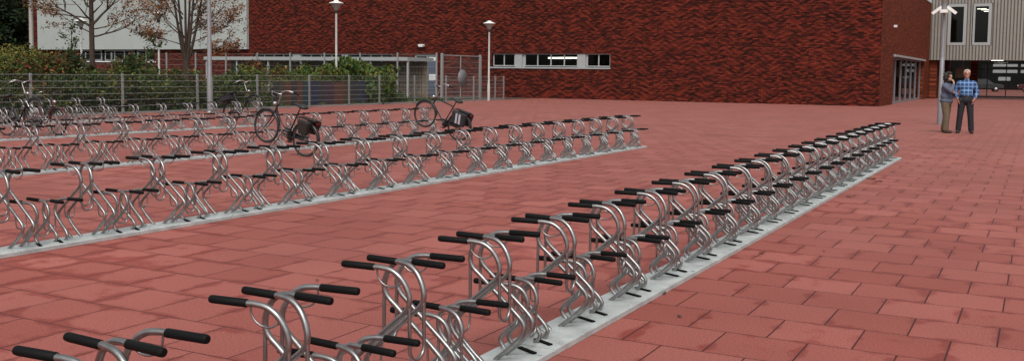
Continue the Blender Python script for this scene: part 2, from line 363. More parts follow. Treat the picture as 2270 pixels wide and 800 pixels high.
# ------------------------------------------------------------------ bicycles
def bicycle(loc, yaw, lift, label, paint='black', stepthru=False, bars='up', fork='black', lean=0, barmat='chrome'):
    P = MT[paint]; WB = 1.08; RW = .345
    root = empty('bicycle', loc, label, 'bicycle', 'bicycles parked in the racks')
    root.rotation_euler = (lean, -math.asin(lift / WB / .87), yaw); root.scale = (.87, .87, .87)
    rc, fc, bb = Vector((0, 0, RW)), Vector((WB, 0, RW)), Vector((.47, 0, .29))
    st, ht, hb = Vector((.30, 0, .80)), Vector((.86, 0, .86)), Vector((.91, 0, .68))
    b = MB()
    b.tube([bb, st + (st - bb) * .02], .016, 8); b.tube([hb, ht], .02, 8)
    if stepthru:
        b.tube(spline([hb, (.75, 0, .44), (.60, 0, .32), bb], 5), .019, 8); b.tube(spline([(.885, 0, .77), (.72, 0, .54), (.58, 0, .44), (.42, 0, .44)], 5), .014, 8)
    else:
        b.tube([hb, bb], .018, 8); b.tube([ht + Vector((0, 0, -.03)), st + Vector((.0, 0, -.02))], .016, 8)
    for y in (-.05, .05):
        b.tube([bb + Vector((0, y * .6, 0)), rc + Vector((0, y, 0))], .010, 6); b.tube([st + Vector((0, y * .4, -.06)), rc + Vector((0, y, 0))], .009, 6)
    b.tube([st, st + (st - bb).normalized() * .14], .013, 8)
    b.build('frame', P, root)
    b = MB()
    for y in (-.05, .05): b.tube(spline([hb + Vector((.005, y, -.01)), (.96, y, .52), fc + Vector((0, y, 0))], 4), .0115, 6)
    b.tube([hb + Vector((.005, -.055, -.01)), hb + Vector((.005, .055, -.01))], .014, 6)
    b.build('fork', MT[fork], root)
    wm = MB(); tm = MB(); rm = MB()
    nseg = 40
    tm.tube([(math.cos(a) * (RW - .02), 0, math.sin(a) * (RW - .02)) for a in [2 * PI * i / nseg for i in range(nseg)]], .020, 8, closed=True)
    rm.tube([(math.cos(a) * (RW - .045), 0, math.sin(a) * (RW - .045)) for a in [2 * PI * i / nseg for i in range(nseg)]], .010, 6, closed=True)
    wm.tube([(0, -.05, 0), (0, .05, 0)], .022, 10)
    for i in range(28):
        a = 2 * PI * i / 28; wm.tube([(.02 * math.cos(a + .6), .03 * (-1) ** i, .02 * math.sin(a + .6)), (math.cos(a) * (RW - .05), 0, math.sin(a) * (RW - .05))], .0015, 3, cap=False)
    for c in (rc, fc):
        h = wm.build('wheel', MT['chrome'], root); h.location = c
        tm.build('tyre', MT['tyre'], h); rm.build('rim', MT['rim'], h)
    if True:
        for c, a0, a1 in ((rc, -5, 190), (fc, 20, 170)):
            b = MB(); vs = []; n = 16
            for i in range(n + 1):
                a = R(a0 + (a1 - a0) * i / n); ca, sa = math.cos(a), math.sin(a)
                for y, r in ((-.03, RW + .008), (-.018, RW + .022), (.018, RW + .022), (.03, RW + .008)): vs.append((c.x + ca * r, y, c.z + sa * r))
            b.add(vs, [(i * 4 + j, i * 4 + j + 1, i * 4 + j + 5, i * 4 + j + 4) for i in range(n) for j in range(3)], 0, True)
            b.build('mudguard', P, root)
    sp = st + (st - bb).normalized() * .15
    b = MB(); b.ell(sp + Vector((-.06, 0, .015)), (.12, .095, .045)); b.ell(sp + Vector((.07, 0, .018)), (.13, .035, .03)); b.build('saddle', MT['saddle'], root)
    b = MB(); hz = .28 if bars == 'up' else .20
    top = ht + Vector((-.045, 0, hz))
    b.tube([ht, top], .013, 8)
    for y in (-1, 1):
        b.tube(spline([top, top + Vector((.07, y * .06, .01)), top + Vector((.075, y * .18, .05)), top + Vector((-.02, y * .27, .05)), top + Vector((-.17, y * .30, .02))], 4), .0115, 8)
    hbO = b.build('handlebar', MT[barmat], root)
    for y in (-1, 1):
        b = MB(); b.tube([top + Vector((-.05, y * .278, .045)), top + Vector((-.175, y * .301, .019))], .017, 8); b.build('grip', MT['grip'], hbO)
        b = MB(); b.tube(spline([top + Vector((.01, y * .25, .035)), top + Vector((-.05, y * .31, .02)), top + Vector((-.13, y * .33, .0))], 3), .006, 5); b.build('brake_lever', MT['chrome'], hbO)
    b = MB(); b.ell(ht + Vector((.09, 0, -.02)), (.045, .04, .045)); b.build('headlight', MT['chrome'], root)
    b = MB()   # chain case
    b.lathe([(.001, -.012), (.10, -.012), (.105, 0), (.10, .012), (.001, .012)], (bb.x, -.07, bb.z), 18, 0, 'y')
    b.box((0, -.082, RW - .06), (.47, -.058, RW + .05), 0); b.build('chain_case', MT['black'], root)
    b = MB(); b.tube([bb + Vector((0, -.1, 0)), bb + Vector((0, .1, 0))], .014, 8)
    b.tube([bb + Vector((0, -.1, 0)), bb + Vector((.09, -.1, -.14))], .010, 6); b.tube([bb + Vector((0, .1, 0)), bb + Vector((-.09, .1, .14))], .010, 6)
    cr = b.build('crank', MT['chrome'], root)
    for s in (-1, 1):
        b = MB(); c = bb + Vector((-.09 * s, .15 * s, .14 * s)); b.box((c.x - .045, c.y - .04, c.z - .012), (c.x + .045, c.y + .04, c.z + .012)); b.build('pedal', MT['black'], cr)
    b = MB()
    for y in (-.065, .065):
        b.tube([(-.22, y, .745), (.24, y, .745)], .006, 5); b.tube([(-.12, y, .745), (.0, y, RW)], .005, 5)
    for x in (-.22, -.1, .05, .2): b.tube([(x, -.065, .745), (x, .065, .745)], .005, 5)
    b.build('luggage_rack', MT['black'], root)
    b = MB(); b.box((-.26, -.04, .69), (-.235, .04, .735)); b.build('tail_light', MT['redlens'], root)
    b = MB(); b.tube([(.04, .07, .32), (.0, .16, .06 - .02)], .008, 5); b.build('kickstand', MT['black'], root)
    return root
def bike_pt(root, p):
    m = Matrix.Translation(root.location) @ root.rotation_euler.to_matrix().to_4x4(); return m
bA = bicycle((-11.1, 13.0, 0), R(177), .20, 'black step through bicycle with dark brown bag on its rear, in the middle rack', stepthru=True, bars='low')
bB = bicycle((-11.15, 18.07, 0), R(178), .26, 'black bicycle with striped double pannier at the far end of the middle rack', fork='chrome')
bC = bicycle((-19.45, 19.9, 0), R(-4), .22, 'dark bicycle with a box on its carrier beside the thick grey pole')
bD = bicycle((-19.5, 13.33, 0), R(2), .24, 'bicycle with wide pale handlebar and bright fork near the left edge of the photo', fork='chrome')
bE = bicycle((-19.6, 13.95, 0), R(-3), .0, 'maroon bicycle standing low beside the one with the wide pale handlebar', 'maroon', stepthru=True, bars='low', barmat='black')

def pannier(root, label, mat_, stripes, dz=0):
    e = empty('pannier_bag', root.location, label, 'bicycle bag', None); e.rotation_euler = root.rotation_euler; e.scale = root.scale
    b = MB(); b.box((-.22, -.075, .757), (.20, .075, .772)); b.build('top_flap', mat_, e)
    for s in (-1, 1):
        b = MB()
        y0, y1 = (.075, .21)
        vs = []
        for (x, z) in (((-.21, .40), (.17, .40), (.205, .74), (-.235, .74)) if stripes else ((-.14, .46), (.08, .46), (.13, .74), (-.19, .74))):
            for y in (y0, y1 - (.03 if z < .5 else 0)): vs.append((x, s * y, z))
        b.add(vs, [(0, 2, 4, 6), (1, 7, 5, 3), (0, 1, 3, 2), (2, 3, 5, 4), (4, 5, 7, 6), (6, 7, 1, 0)])
        bag = b.build('bag', mat_, e)
        md = bag.modifiers.new('bevel', 'BEVEL'); md.width = .045; md.segments = 4
        if stripes:
            for x in (-.06, .035):
                b = MB(); q = lambda z: s * (y1 + .003 - .03 * (.74 - z) / .34)
                b.add([(x - .028, q(.70), .70), (x + .028, q(.70), .70), (x + .012, q(.45), .45), (x - .044, q(.45), .45)] + [(x - .028, q(.70) - s * .008, .70), (x + .028, q(.70) - s * .008, .70), (x + .012, q(.45) - s * .008, .45), (x - .044, q(.45) - s * .008, .45)], [(0, 1, 2, 3), (4, 7, 6, 5), (0, 4, 5, 1), (1, 5, 6, 2), (2, 6, 7, 3), (3, 7, 4, 0)])
                b.build('stripe', MT['reflect'], bag)
    return e
pannier(bB, 'black double pannier bag with two pale diagonal stripes, on a bicycle carrier', MT['bagblack'], True)
pannier(bA, 'plain dark brown bag hanging over the rear wheel of the step through bicycle', MT['brownbag'], False)
# crate on bike C
e = empty('carrier_box', bC.location, 'black plastic box strapped on the rear carrier of the dark bicycle beside the grey pole', 'box'); e.rotation_euler = bC.rotation_euler; e.scale = bC.scale
b = MB(); b.box((-.23, -.15, .757), (.19, .15, .775)); 
for a in ((-.23, -.15, .19, -.135), (-.23, .135, .19, .15), (-.23, -.135, -.215, .135), (.175, -.135, .19, .135)): b.box((a[0], a[1], .775), (a[2], a[3], .90))
b.build('crate', MT['bagblack'], e)
b = MB(); b.box((-.24, -.16, .903), (.20, .16, .92)); b.build('lid', MT['bagblack'], e)

# ------------------------------------------------------------------ buildings
def wall_xz(b, x0, x1, z0, z1, y, holes, depth, mi=0, flip=1):
    """wall facing -Y at y with rectangular holes (hx0,hx1,hz0,hz1) and reveals going +Y"""
    xs = sorted({x0, x1, *[h[0] for h in holes], *[h[1] for h in holes]}); zs = sorted({z0, z1, *[h[2] for h in holes], *[h[3] for h in holes]})
    for i in range(len(xs) - 1):
        for j in range(len(zs) - 1):
            cx, cz = (xs[i] + xs[i + 1]) / 2, (zs[j] + zs[j + 1]) / 2
            if any(h[0] < cx < h[1] and h[2] < cz < h[3] for h in holes): continue
            b.quad((xs[i], y, zs[j]), (xs[i + 1], y, zs[j]), (xs[i + 1], y, zs[j + 1]), (xs[i], y, zs[j + 1]), mi)
    for a0, a1, c0, c1 in holes:
        d = y + depth
        b.quad((a0, y, c0), (a0, y, c1), (a0, d, c1), (a0, d, c0), mi); b.quad((a1, y, c0), (a1, d, c0), (a1, d, c1), (a1, y, c1), mi)
        b.quad((a0, y, c1), (a1, y, c1), (a1, d, c1), (a0, d, c1), mi)
        if c0 > z0 + .01: b.quad((a0, y, c0), (a0, d, c0), (a1, d, c0), (a1, y, c0), mi)
YW = 52.5; XC = -7.22; HB = 6.78
root = empty('brick_building', (-30, YW, 0), 'long dark red brick building across the back with a pale upper wall at left', 'building')
def bb_(mb, name, mats, parent=root):
    o = mb.build(name, mats, parent)
    if parent is root: o.location = (30, -YW, 0)
    return o
WIN = [(-29.84, -27.75, 1.88, 2.67), (-27.68, -23.56, 1.88, 2.66), (-23.50, -21.98, 1.88, 2.63)]
strip = (-29.84, -21.98, 1.80, 2.67)
dr = (-35.6, -33.85, 0, 2.62)
strip2 = (-49.3, -37.3, 1.80, 2.64)
strip3 = (-67.7, -59.3, 2.05, 2.90)
b = MB()
wall_xz(b, -74, XC, 0, HB, YW, [strip, dr, strip2, strip3], .22)
bb_(b, 'wall', MT['brickf'])
# side wall (faces +X) with the entrance opening
EN = (57.4, 73.0, 0, 2.72)
b = MB()
for (y0, y1, z0, z1) in ((YW, EN[0], 0, HB), (EN[1], 96, 0, HB), (EN[0], EN[1], EN[3], HB)):
    b.quad((XC, y0, z0), (XC, y1, z0), (XC, y1, z1), (XC, y0, z1))
b.quad((XC, EN[0], 0), (XC, EN[0], EN[3]), (XC - .5, EN[0], EN[3]), (XC - .5, EN[0], 0)); b.quad((XC, EN[1], 0), (XC - .5, EN[1], 0), (XC - .5, EN[1], EN[3]), (XC, EN[1], EN[3]))
b.quad((XC, EN[0], EN[3]), (XC, EN[1], EN[3]), (XC - .5, EN[1], EN[3]), (XC - .5, EN[0], EN[3]))
bb_(b, 'wall', MT['bricks'])
b = MB(); b.box((-74, YW + .25, HB - .35), (XC - .25, 96, HB - .15)); b.box((-74, YW + .25, 0), (-73.8, 96, HB - .36)); b.box((-73.8, 95.8, 0), (XC - .3, 96, HB - .36))
bb_(b, 'roof', MT['roof'])
b = MB(); b.box((-74.02, YW - .03, HB + .002), (XC + .03, YW + .3, HB + .05)); b.box((XC - .27, YW + .302, HB + .002), (XC + .03, 96, HB + .05)); bb_(b, 'parapet_cap', MT['kerb'])
# rooms behind the windows
for s, dep in ((strip, 5), (strip2, 5), (strip3, 5)):
    b = MB()
    x0, x1 = s[0] - 1, s[1] + 1; y0 = YW + .24; y1 = y0 + dep
    b.quad((x0, y1, .1), (x1, y1, .1), (x1, y1, 3.0), (x0, y1, 3.0)); b.quad((x0, y0, 3.0), (x1, y0, 3.0), (x1, y1, 3.0), (x0, y1, 3.0)); b.quad((x0, y0, .1), (x0, y1, .1), (x1, y1, .1), (x1, y0, .1))
    b.quad((x0, y0, .1), (x0, y0, 3.0), (x0, y1, 3.0), (x0, y1, .1)); b.quad((x1, y0, .1), (x1, y1, .1), (x1, y1, 3.0), (x1, y0, 3.0))
    bb_(b, 'room', MT['room'])
b = MB(); b.box((-36.4, YW + .24, 2.65), (-33, YW + 4, 2.7)); b.box((-36.4, YW + 4.01, .01), (-33, YW + 4.1, 2.64)); b.box((-36.5, YW + .24, .01), (-36.42, YW + 4, 2.64)); b.box((-32.98, YW + .24, .01), (-32.9, YW + 4, 2.64))
bb_(b, 'room', MT['room'])
def window(x0, x1, z0, z1, n, y=YW + .12, fr=.06):
    b = MB()
    b.box((x0, y, z0), (x0 + fr, y + .07, z1)); b.box((x1 - fr, y, z0), (x1, y + .07, z1)); b.box((x0 + fr, y, z0), (x1 - fr, y + .07, z0 + fr)); b.box((x0 + fr, y, z1 - fr), (x1 - fr, y + .07, z1))
    for i in range(1, n):
        x = x0 + (x1 - x0) * i / n; b.box((x - .035, y + .002, z0 + fr), (x + .035, y + .068, z1 - fr))
    f = bb_(b, 'window', MT['frame'])
    b = MB(); b.box((x0 + fr, y + .03, z0 + fr), (x1 - fr, y + .036, z1 - fr)); bb_(b, 'pane', MT['glass'], f)
window(-29.80, -28.27, 1.9, 2.67, 2); window(-27.62, -24.08, 1.9, 2.67, 4); window(-23.50, -22.0, 1.9, 2.67, 2)
for a, c, zt in ((-28.265, -27.78, 2.668), (-24.075, -23.57, 2.668), (-45.745, -45.055, 2.638), (-41.495, -40.905, 2.638)):
    b = MB(); b.box((a, YW + .06, 1.86), (c, YW + .2, zt)); bb_(b, 'infill_panel', MT['panel'])
for a, c in ((-27.775, -27.63), (-23.565, -23.505)):
    b = MB(); b.box((a, YW + .14, 1.86), (c, YW + .2, 2.668)); bb_(b, 'mullion', MT['frame'])
b = MB(); b.box((-29.95, YW - .05, 1.77), (-21.95, YW + .2, 1.855)); bb_(b, 'sill', MT['panel'])
for i in range(3): pass
for (a0, a1, n) in ((-49.25, -45.75, 4), (-45.05, -41.5, 4), (-40.9, -37.35, 4)): window(a0, a1, 1.9, 2.63, n)
b = MB(); b.box((-49.4, YW - .05, 1.72), (-37.2, YW + .2, 1.855)); bb_(b, 'sill', MT['panel'])
for (a0, a1, n) in ((-67.65, -65.3, 2), (-64.9, -61.6, 3), (-61.3, -59.35, 2)): window(a0, a1, 2.1, 2.89, n)
b = MB(); b.box((-67.9, YW - .06, 1.98), (-59.1, YW + .2, 2.06)); bb_(b, 'sill', MT['white'])
# upper pale cladding
b = MB()
b.box((-72.55, YW - .22, 2.96), (-49.72, YW - .004, 8.6))
for i in range(1, 23): b.box((-72.55 + i * 1.0, YW - .226, 2.97), (-72.545 + i * 1.0 + .008, YW - .2205, 8.59))
bb_(b, 'cladding', MT['whiteclad'])
b = MB(); b.box((-72.5, YW - .001, HB + .06), (-49.8, 96, 8.5)); bb_(b, 'upper_storey', MT['whiteclad'])
# fluorescent tubes in the room, two of them lit
for (x, y, L) in ((-26.9, 54.6, 1.0), (-26.0, 54.2, 1.15)):
    b = MB(); b.tube([(x - .1, y, 2.44), (x + L, y, 2.44)], .05, 8); bb_(b, 'ceiling_lamp', MT['light'])
# door
b = MB(); x0, x1 = dr[0], dr[1]; y = YW + .1
b.box((x0, y, 0), (x0 + .12, y + .08, 2.6)); b.box((x1 - .12, y, 0), (x1, y + .08, 2.6)); b.box((x0 + .12, y, 2.48), (x1 - .12, y + .08, 2.6)); b.box((x0 + .90, y, .0), (x0 + 1.0, y + .08, 2.48)); b.box((x0 + .12, y, 0), (x0 + .90, y + .08, .5))
df = bb_(b, 'door', MT['frame'])
b = MB(); b.box((x0 + .12, y + .03, .5), (x0 + .90, y + .04, 2.48)); bb_(b, 'pane', MT['glass'], df)
b = MB(); b.box((x0 + 1.0, y + .02, 0), (x1 - .12, y + .06, 2.48)); bb_(b, 'door_leaf', MT['doorblue'], df)
for a, c in ((2.2, 2.44), (.95, 1.35)):
    b = MB(); b.box((x0 + 1.08, y + .005, a), (x1 - .14, y + .018, c)); bb_(b, 'notice', MT['paper'], df)
b = MB(); b.tube([(x0 + .86, y - .05, 1.0), (x0 + .86, y - .05, 1.25)], .015, 6); b.tube([(x0 + .86, y - .05, 1.02), (x0 + .86, y, 1.02)], .01, 6); bb_(b, 'handle', MT['steel'], df)
for (x, z, wd) in ((-34.97, 3.17, .36), (-50.7, 3.20, .45)):
    b = MB(); yy = YW - (.24 if x < -40 else 0) 
    b.box((x - wd / 2, yy - .22, z - .03), (x + wd / 2, yy - .004, z + .08)); b.box((x - wd / 2 + .03, yy - .2, z - .09), (x + wd / 2 - .03, yy - .004, z - .031))
    bb_(b, 'wall_lamp', MT['white'])
# glazed entrance in the side wall
b = MB(); xx = XC - .3
y0, y1 = EN[0] + .02, EN[1] - .02
b.box((xx, y0, 2.55), (xx + .12, y1, 2.70)); b.box((xx, y0, 0), (xx + .12, y1, .12))
ns = 6
for i in range(ns + 1):
    yy = y0 + (y1 - y0 - .1) * i / ns; b.box((xx, yy, .122), (xx + .1, yy + .1, 2.548))
ef = bb_(b, 'entrance', MT['greypole'])
b = MB(); b.box((xx + .03, y0 + .1, .125), (xx + .045, y1 - .1, 2.545)); bb_(b, 'pane', MT['glass2'], ef)
b = MB(); b.box((XC - .02, EN[0] - .1, 2.62), (XC + .12, EN[1] + .1, 2.74)); bb_(b, 'lintel', MT['panel'])
b = MB()
x0 = XC - 7
b.quad((XC - .52, EN[0] - 1, 2.9), (XC - .52, EN[1] + 1, 2.9), (x0, EN[1] + 1, 2.9), (x0, EN[0] - 1, 2.9)); b.quad((x0, EN[0] - 1, 0.02), (x0, EN[0] - 1, 2.9), (x0, EN[1] + 1, 2.9), (x0, EN[1] + 1, .02))
for yy in (EN[0] - 1, EN[1] + 1): b.quad((XC - .52, yy, .02), (x0, yy, .02), (x0, yy, 2.9), (XC - .52, yy, 2.9))
bb_(b, 'hall', MT['room'])
for i in range(4):
    b = MB(); yy = EN[0] + 1.5 + i * 3.6; b.tube([(XC - 2.2, yy, 2.8), (XC - 2.2, yy + 1.4, 2.8)], .04, 6); bb_(b, 'ceiling_lamp', MT['light'])
b = MB(); b.box((XC + .005, 56.9, 4.2), (XC + .16, 57.15, 4.32)); bb_(b, 'wall_lamp', MT['white'])

# right building over a passage
YR = 76.5
rt = empty('clad_building', (-2, YR, 0), 'grey beige ribbed building raised over a dark passage at the right edge', 'building')
def rb_(mb, name, mats, parent=rt):
    o = mb.build(name, mats, parent)
    if parent is rt: o.location = (2, -YR, 0)
    return o
b = MB(); X0, X1 = XC + .004, 14
RW_ = [(-5.98, -4.98, 3.92, 6.62), (-4.42, -3.40, 3.92, 6.62), (1.0, 2.0, 3.92, 6.62), (2.6, 3.6, 3.92, 6.62)]
wall_xz(b, X0, X1, 2.76, 9.0, YR, RW_, .2, 1)
x = X0 + .1
while x < X1:
    segs = [(2.762, 9.0)]
    for h in RW_:
        if h[0] - .12 < x < h[1] + .12: segs = [(2.762, h[2] - .12), (h[3] + .12, 9.0)]
    for z0, z1 in segs: b.box((x, YR - .07, z0), (x + .13, YR - .002, z1))
    x += .21
rb_(b, 'cladding', [MT['beigeclad'], MT['groove']])
b = MB(); b.box((X0, YR + .22, 2.9), (X1, YR + 12, 3.0)); b.box((X0, YR + .22, 8.8), (X1, YR + 12, 9)); b.box((X0, YR + 11.8, 3.0), (X1, YR + 12, 8.79)); b.box((X0, YR + 4, 3.0), (X1, YR + 4.1, 8.79))
rb_(b, 'floor_slab', MT['room'])
for h in RW_:
    b = MB(); fr = .09
    for a in ((h[0] - .1, h[1] + .1, h[2] - .1, h[2] + fr), (h[0] - .1, h[1] + .1, h[3] - fr, h[3] + .1), (h[0] - .1, h[0] + fr, h[2] + fr, h[3] - fr), (h[1] - fr, h[1] + .1, h[2] + fr, h[3] - fr)): b.box((a[0], YR - .07, a[2]), (a[1], YR + .08, a[3]))
    f = rb_(b, 'window', MT['panel'])
    b = MB(); b.box((h[0] + fr, YR + .03, h[2] + fr), (h[1] - fr, YR + .04, h[3] - fr)); rb_(b, 'pane', MT['glass'], f)
for z, xo in ((6.55, -3.95), (6.5, -3.7), (6.42, -3.55)):
    b = MB(); b.tube([(xo - .35, YR + 1.2 + (6.55 - z) * 6, z - .12), (xo + .25, YR + 1.2 + (6.55 - z) * 6, z - .12)], .025, 6); rb_(b, 'ceiling_lamp', MT['light'])
# passage: side piers
for a in ((X0 + .02, .3, X0 + .5, 11.9), (-4.95, 8, -4.45, 8.5), (X1 - .6, .3, X1, 11.9), (2.4, 8, 2.9, 8.5)):
    b = MB(); b.box((a[0], YR + a[1], 0), (a[2], YR + a[3], 2.88)); rb_(b, 'pier', MT['bricks'])
b = MB(); b.box((-5.75, YR + 4, 1.55), (-4.75, YR + 4.06, 2.25)); b.box((-5.3, YR + 4.0, 2.251), (-5.2, YR + 4.06, 2.89)); rb_(b, 'hanging_board', MT['wood'])
for y in (YR + 1.5, YR + 5):
    b = MB(); b.box((-4.0 + (y - YR) * .12, y, 2.83), (-3.2 + (y - YR) * .12, y + .15, 2.89)); rb_(b, 'ceiling_lamp', MT['light'])
b = MB(); b.box((-4.2, YR + 8.6, 1.3), (-4.19, YR + 8.7, 1.31)); 
b = MB(); yy = YR + 11.0
for i in range(14):
    x = X0 + .6 + i * 1.35; b.box((x, yy, 0), (x + .07, yy + .08, 2.88))
b.box((X0 + .5, yy + .005, 2.2), (X1 - .6, yy + .075, 2.26)); b.box((X0 + .5, yy + .005, .0), (X1 - .6, yy + .075, .09))
gf = rb_(b, 'glazed_screen', MT['groove'])
b = MB(); b.box((X0 + .5, yy + .03, .09), (X1 - .6, yy + .038, 2.88)); rb_(b, 'pane', MT['glass3'], gf)
# far building beyond the passage
fb = empty('office_building', (10, 150, 0), 'dark glazed building with pale window bands seen through the passage behind the man', 'building')
def fb_(mb, n, m): 
    o = mb.build(n, m, fb); o.location = (-10, -150, 0); return o
b = MB(); b.box((-30, 150, 0), (60, 165, 9)); fb_(b, 'wall', MT['farwall'])
for z0, z1 in ((1.25, 1.75), (2.3, 2.8), (3.15, 3.5)):
    for i in range(14):
        x = -6 + i * 3.4
        b = MB(); b.box((x + (.7 if z0 < 2 else 0), 149.9, z0), (x + (2.2 if z0 < 2 else 3.0), 149.998, z1)); fb_(b, 'window_band', MT['panel'])

# parked cars in the passage's far side
def car(loc, yaw, paint, label):
    r = empty('parked_car', loc, label, 'car', 'cars parked beyond the passage', yaw)
    b = MB()
    prof = [(-2.1, .35), (-2.15, .7), (-1.9, .88), (-1.25, .93), (1.0, .98), (1.9, .86), (2.15, .72), (2.15, .35)]
    n = len(prof); vs = [(x, s * .84, z) for s in (-1, 1) for x, z in prof]
    b.add(vs, [tuple(range(n)), tuple(range(2 * n - 1, n - 1, -1))] + [(i, i + n, (i + 1) % n + n, (i + 1) % n) for i in range(n)]); o = b.build('body', paint, r)
    md = o.modifiers.new('bevel', 'BEVEL'); md.width = .08; md.segments = 2
    b = MB(); cab = [(-1.5, .90, .80), (-.9, 1.43, .66), (.45, 1.45, .66), (1.15, .95, .80)]
    vs = [(x, s * w_, z) for s in (-1, 1) for x, z, w_ in cab]
    b.add(vs, [(0, 1, 2, 3), (7, 6, 5, 4), (0, 4, 5, 1), (2, 6, 7, 3)]); b.build('window', MT['b_dark'], r)
    b = MB(); b.add([(x, s * .67, z) for s in (-1, 1) for x, z in ((-.92, 1.44), (-.92, 1.47), (.48, 1.47), (.48, 1.44))], [(0, 1, 2, 3), (7, 6, 5, 4), (0, 4, 5, 1), (1, 5, 6, 2), (2, 6, 7, 3), (3, 7, 4, 0)]); b.build('roof', paint, r)
    for x in (-1.35, 1.35):
        for s in (-1, 1):
            b = MB(); b.lathe([(.001, -.1), (.26, -.1), (.32, -.06), (.32, .06), (.26, .1), (.001, .1)], (x, s * .76, .32), 18, 0, 'y'); wh = b.build('wheel', MT['tyre'], r)
            b = MB(); b.lathe([(.001, -.11), (.19, -.105), (.2, .105), (.001, .11)], (x, s * .76, .32), 14, 0, 'y'); b.build('rim', MT['chrome'], wh)
    for s in (-1, 1):
        b = MB(); b.box((-2.17, s * .6 - .14, .66), (-2.05, s * .6 + .14, .80)); b.build('headlight', MT['white'], r)
        b = MB(); b.box((2.07, s * .6 - .14, .68), (2.17, s * .6 + .14, .82)); b.build('tail_light', MT['redlens'], r)
    return r
car((-6.0, 124, 0), R(8), MT['b_dark'], 'dark car parked beyond the passage, seen just right of the man in the blue shirt')
car((-.2, 127, 0), R(-10), MT['maroon'], 'dark red car parked beyond the passage at the right edge of the photo')

# ------------------------------------------------------------------ street furniture: lamps, poles
def lamp(loc, h, label, sleeve=False, arms=False):
    r = empty('street_lamp', loc, label, 'street lamp', 'disc topped lamp posts around the square')
    b = MB(); b.tube([(0, 0, 0), (0, 0, .9), (0, 0, .92), (0, 0, h - .38)], [.075, .07, .052, .046], 12); b.build('pole', MT['whitepole'] if not arms else MT['greypole'], r)
    b = MB(); b.lathe([(.06, h - .60), (.08, h - .52), (.08, h - .46), (.001, h - .46)], n=14); b.build('collar', MT['b_dark'], r)
    b = MB(); b.lathe([(.085, h - .458), (.13, h - .36), (.25, h - .2), (.27, h - .17)], n=20); b.build('lamp_shade', MT['lampshade'], r)
    b = MB(); b.lathe([(.001, h - .172), (.31, h - .172), (.33, h - .155), (.31, h - .13), (.17, h - .08), (.13, h - .07), (.09, h - .02), (.001, h)], n=24); b.build('cap', MT['lampcap'], r)
    if arms:
        b = MB(); b.tube([(0, 0, h - .75), (0, 0, h - .46)], .09, 12); cl = b.build('camera_bracket', MT['greypole'], r)
        for a in (-1, 1):
            b = MB(); m = Matrix.Translation((a * .08, 0, h - .60)) @ Matrix.Rotation(HEAD * .2, 4, 'Z') @ Matrix.Rotation(a * R(38), 4, 'Y')
            b.box((0 if a > 0 else -.34, -.045, -.045), (.34 if a > 0 else 0, .045, .045), 0, m); b.build('security_camera', MT['lampcap'], r)
        b = MB(); b.box((-.09, -.34, h - .80), (.12, -.06, h - .70)); b.build('security_camera', MT['lampcap'], r)
        b = MB(); b.tube([(0, 0, 0), (0, 0, 2.1), (0, 0, 2.12)], [.082, .068, .045], 12); b.build('sleeve', MT['greypole'], r)
    return r
lamp((-25.75, 45.0, 0), 4.22, 'pale lamp post with white disc cap at the right end of the low mesh fence')
lamp((-28.05, 35.15, 0), 4.66, 'pale lamp post with white disc cap among the hedge before the brick wall')
lamp((-38.4, 34.3, 0), 4.35, 'lamp post with disc cap half hidden by the bare tree with several stems')
lamp((-45.0, 35.0, 0), 4.12, 'lamp post with disc cap behind the bare tree with a single trunk')
lamp((-2.80, 33.7, 0), 4.30, 'grey lamp post with security cameras beside the two standing people', arms=True)
r = empty('grey_pole', (-25.45, 24.95, 0), 'thick plain grey pole before the low mesh fence, rising out of the photo', 'pole')
b = MB(); b.tube([(0, 0, 0), (0, 0, 1.2), (0, 0, 1.24), (0, 0, 8)], [.105, .10, .078, .06], 14); b.build('shaft', MT['greypole'], r)
b = MB(); b.lathe([(.19, .0), (.19, .03), (.11, .04)], n=14); b.build('foot_plate', MT['steel'], r)
r = empty('flag_pole', (-36.6, 26.1, 0), 'pale tall pole rising from the shrubs at the left edge beside the dark evergreens', 'pole')
b = MB(); b.tube([(0, 0, 0), (0, 0, 3.0), (0, 0, 9)], [.10, .085, .06], 12); b.build('shaft', MT['whitepole'], r)
b = MB(); b.lathe([(.14, 0), (.14, .25), (.1, .27)], n=12); b.build('base', MT['kerb'], r)

# ------------------------------------------------------------------ fences
def mesh_panel(b, p0, p1, z0, z1, nbar, dv, rh, rv):
    p0 = Vector(p0); p1 = Vector(p1); d = p1 - p0; L = d.length; d.normalize(); nrm = Vector((-d.y, d.x, 0))
    for i in range(nbar):
        z = z0 + (z1 - z0) * i / (nbar - 1)
        for s in (-1, 1):
            a = p0 + nrm * s * (rv + rh) + Vector((0, 0, z)); c = p1 + nrm * s * (rv + rh) + Vector((0, 0, z)); b.tube([a, c], rh, 4, cap=False)
    n = int(L / dv)
    for i in range(n + 1):
        q = p0 + d * (L * i / n); b.tube([q + Vector((0, 0, z0)), q + Vector((0, 0, z1 + .02))], rv, 3, cap=False)
FX = -26.2
fr_ = empty('mesh_fence', (FX, 30, 0), 'low grey wire mesh fence between the bicycle racks and the hedge', 'fence')
def ff(mb, n, m, r_): 
    o = mb.build(n, m, r_); o.location = -r_.location; return o
FP = [10.3, 13.1, 15.9, 18.62, 21.9, 25.1, 28.1, 31.1, 33.7, 35.9, 38.7, 41.5, 44.2, 46.5, 47.45]
for y in FP:
    b = MB(); b.box((FX - .03, y - .03, 0), (FX + .03, y + .03, 1.31)); ff(b, 'post', MT['fence'], fr_)
for a, c in zip(FP[:-1], FP[1:]):
    b = MB(); mesh_panel(b, (FX + .05, a + .0, 0), (FX + .05, c, 0), .07, 1.27, 7, .055, .0065, .0014); ff(b, 'wire_panel', MT['fence'], fr_)
TY = 43.4
fr2 = empty('tall_fence', (-40, TY, 0), 'tall wire mesh fence with thin posts across the yard in front of the wooden shelter', 'fence')
TP = [-28.0 - 2.49 * i for i in range(13)]
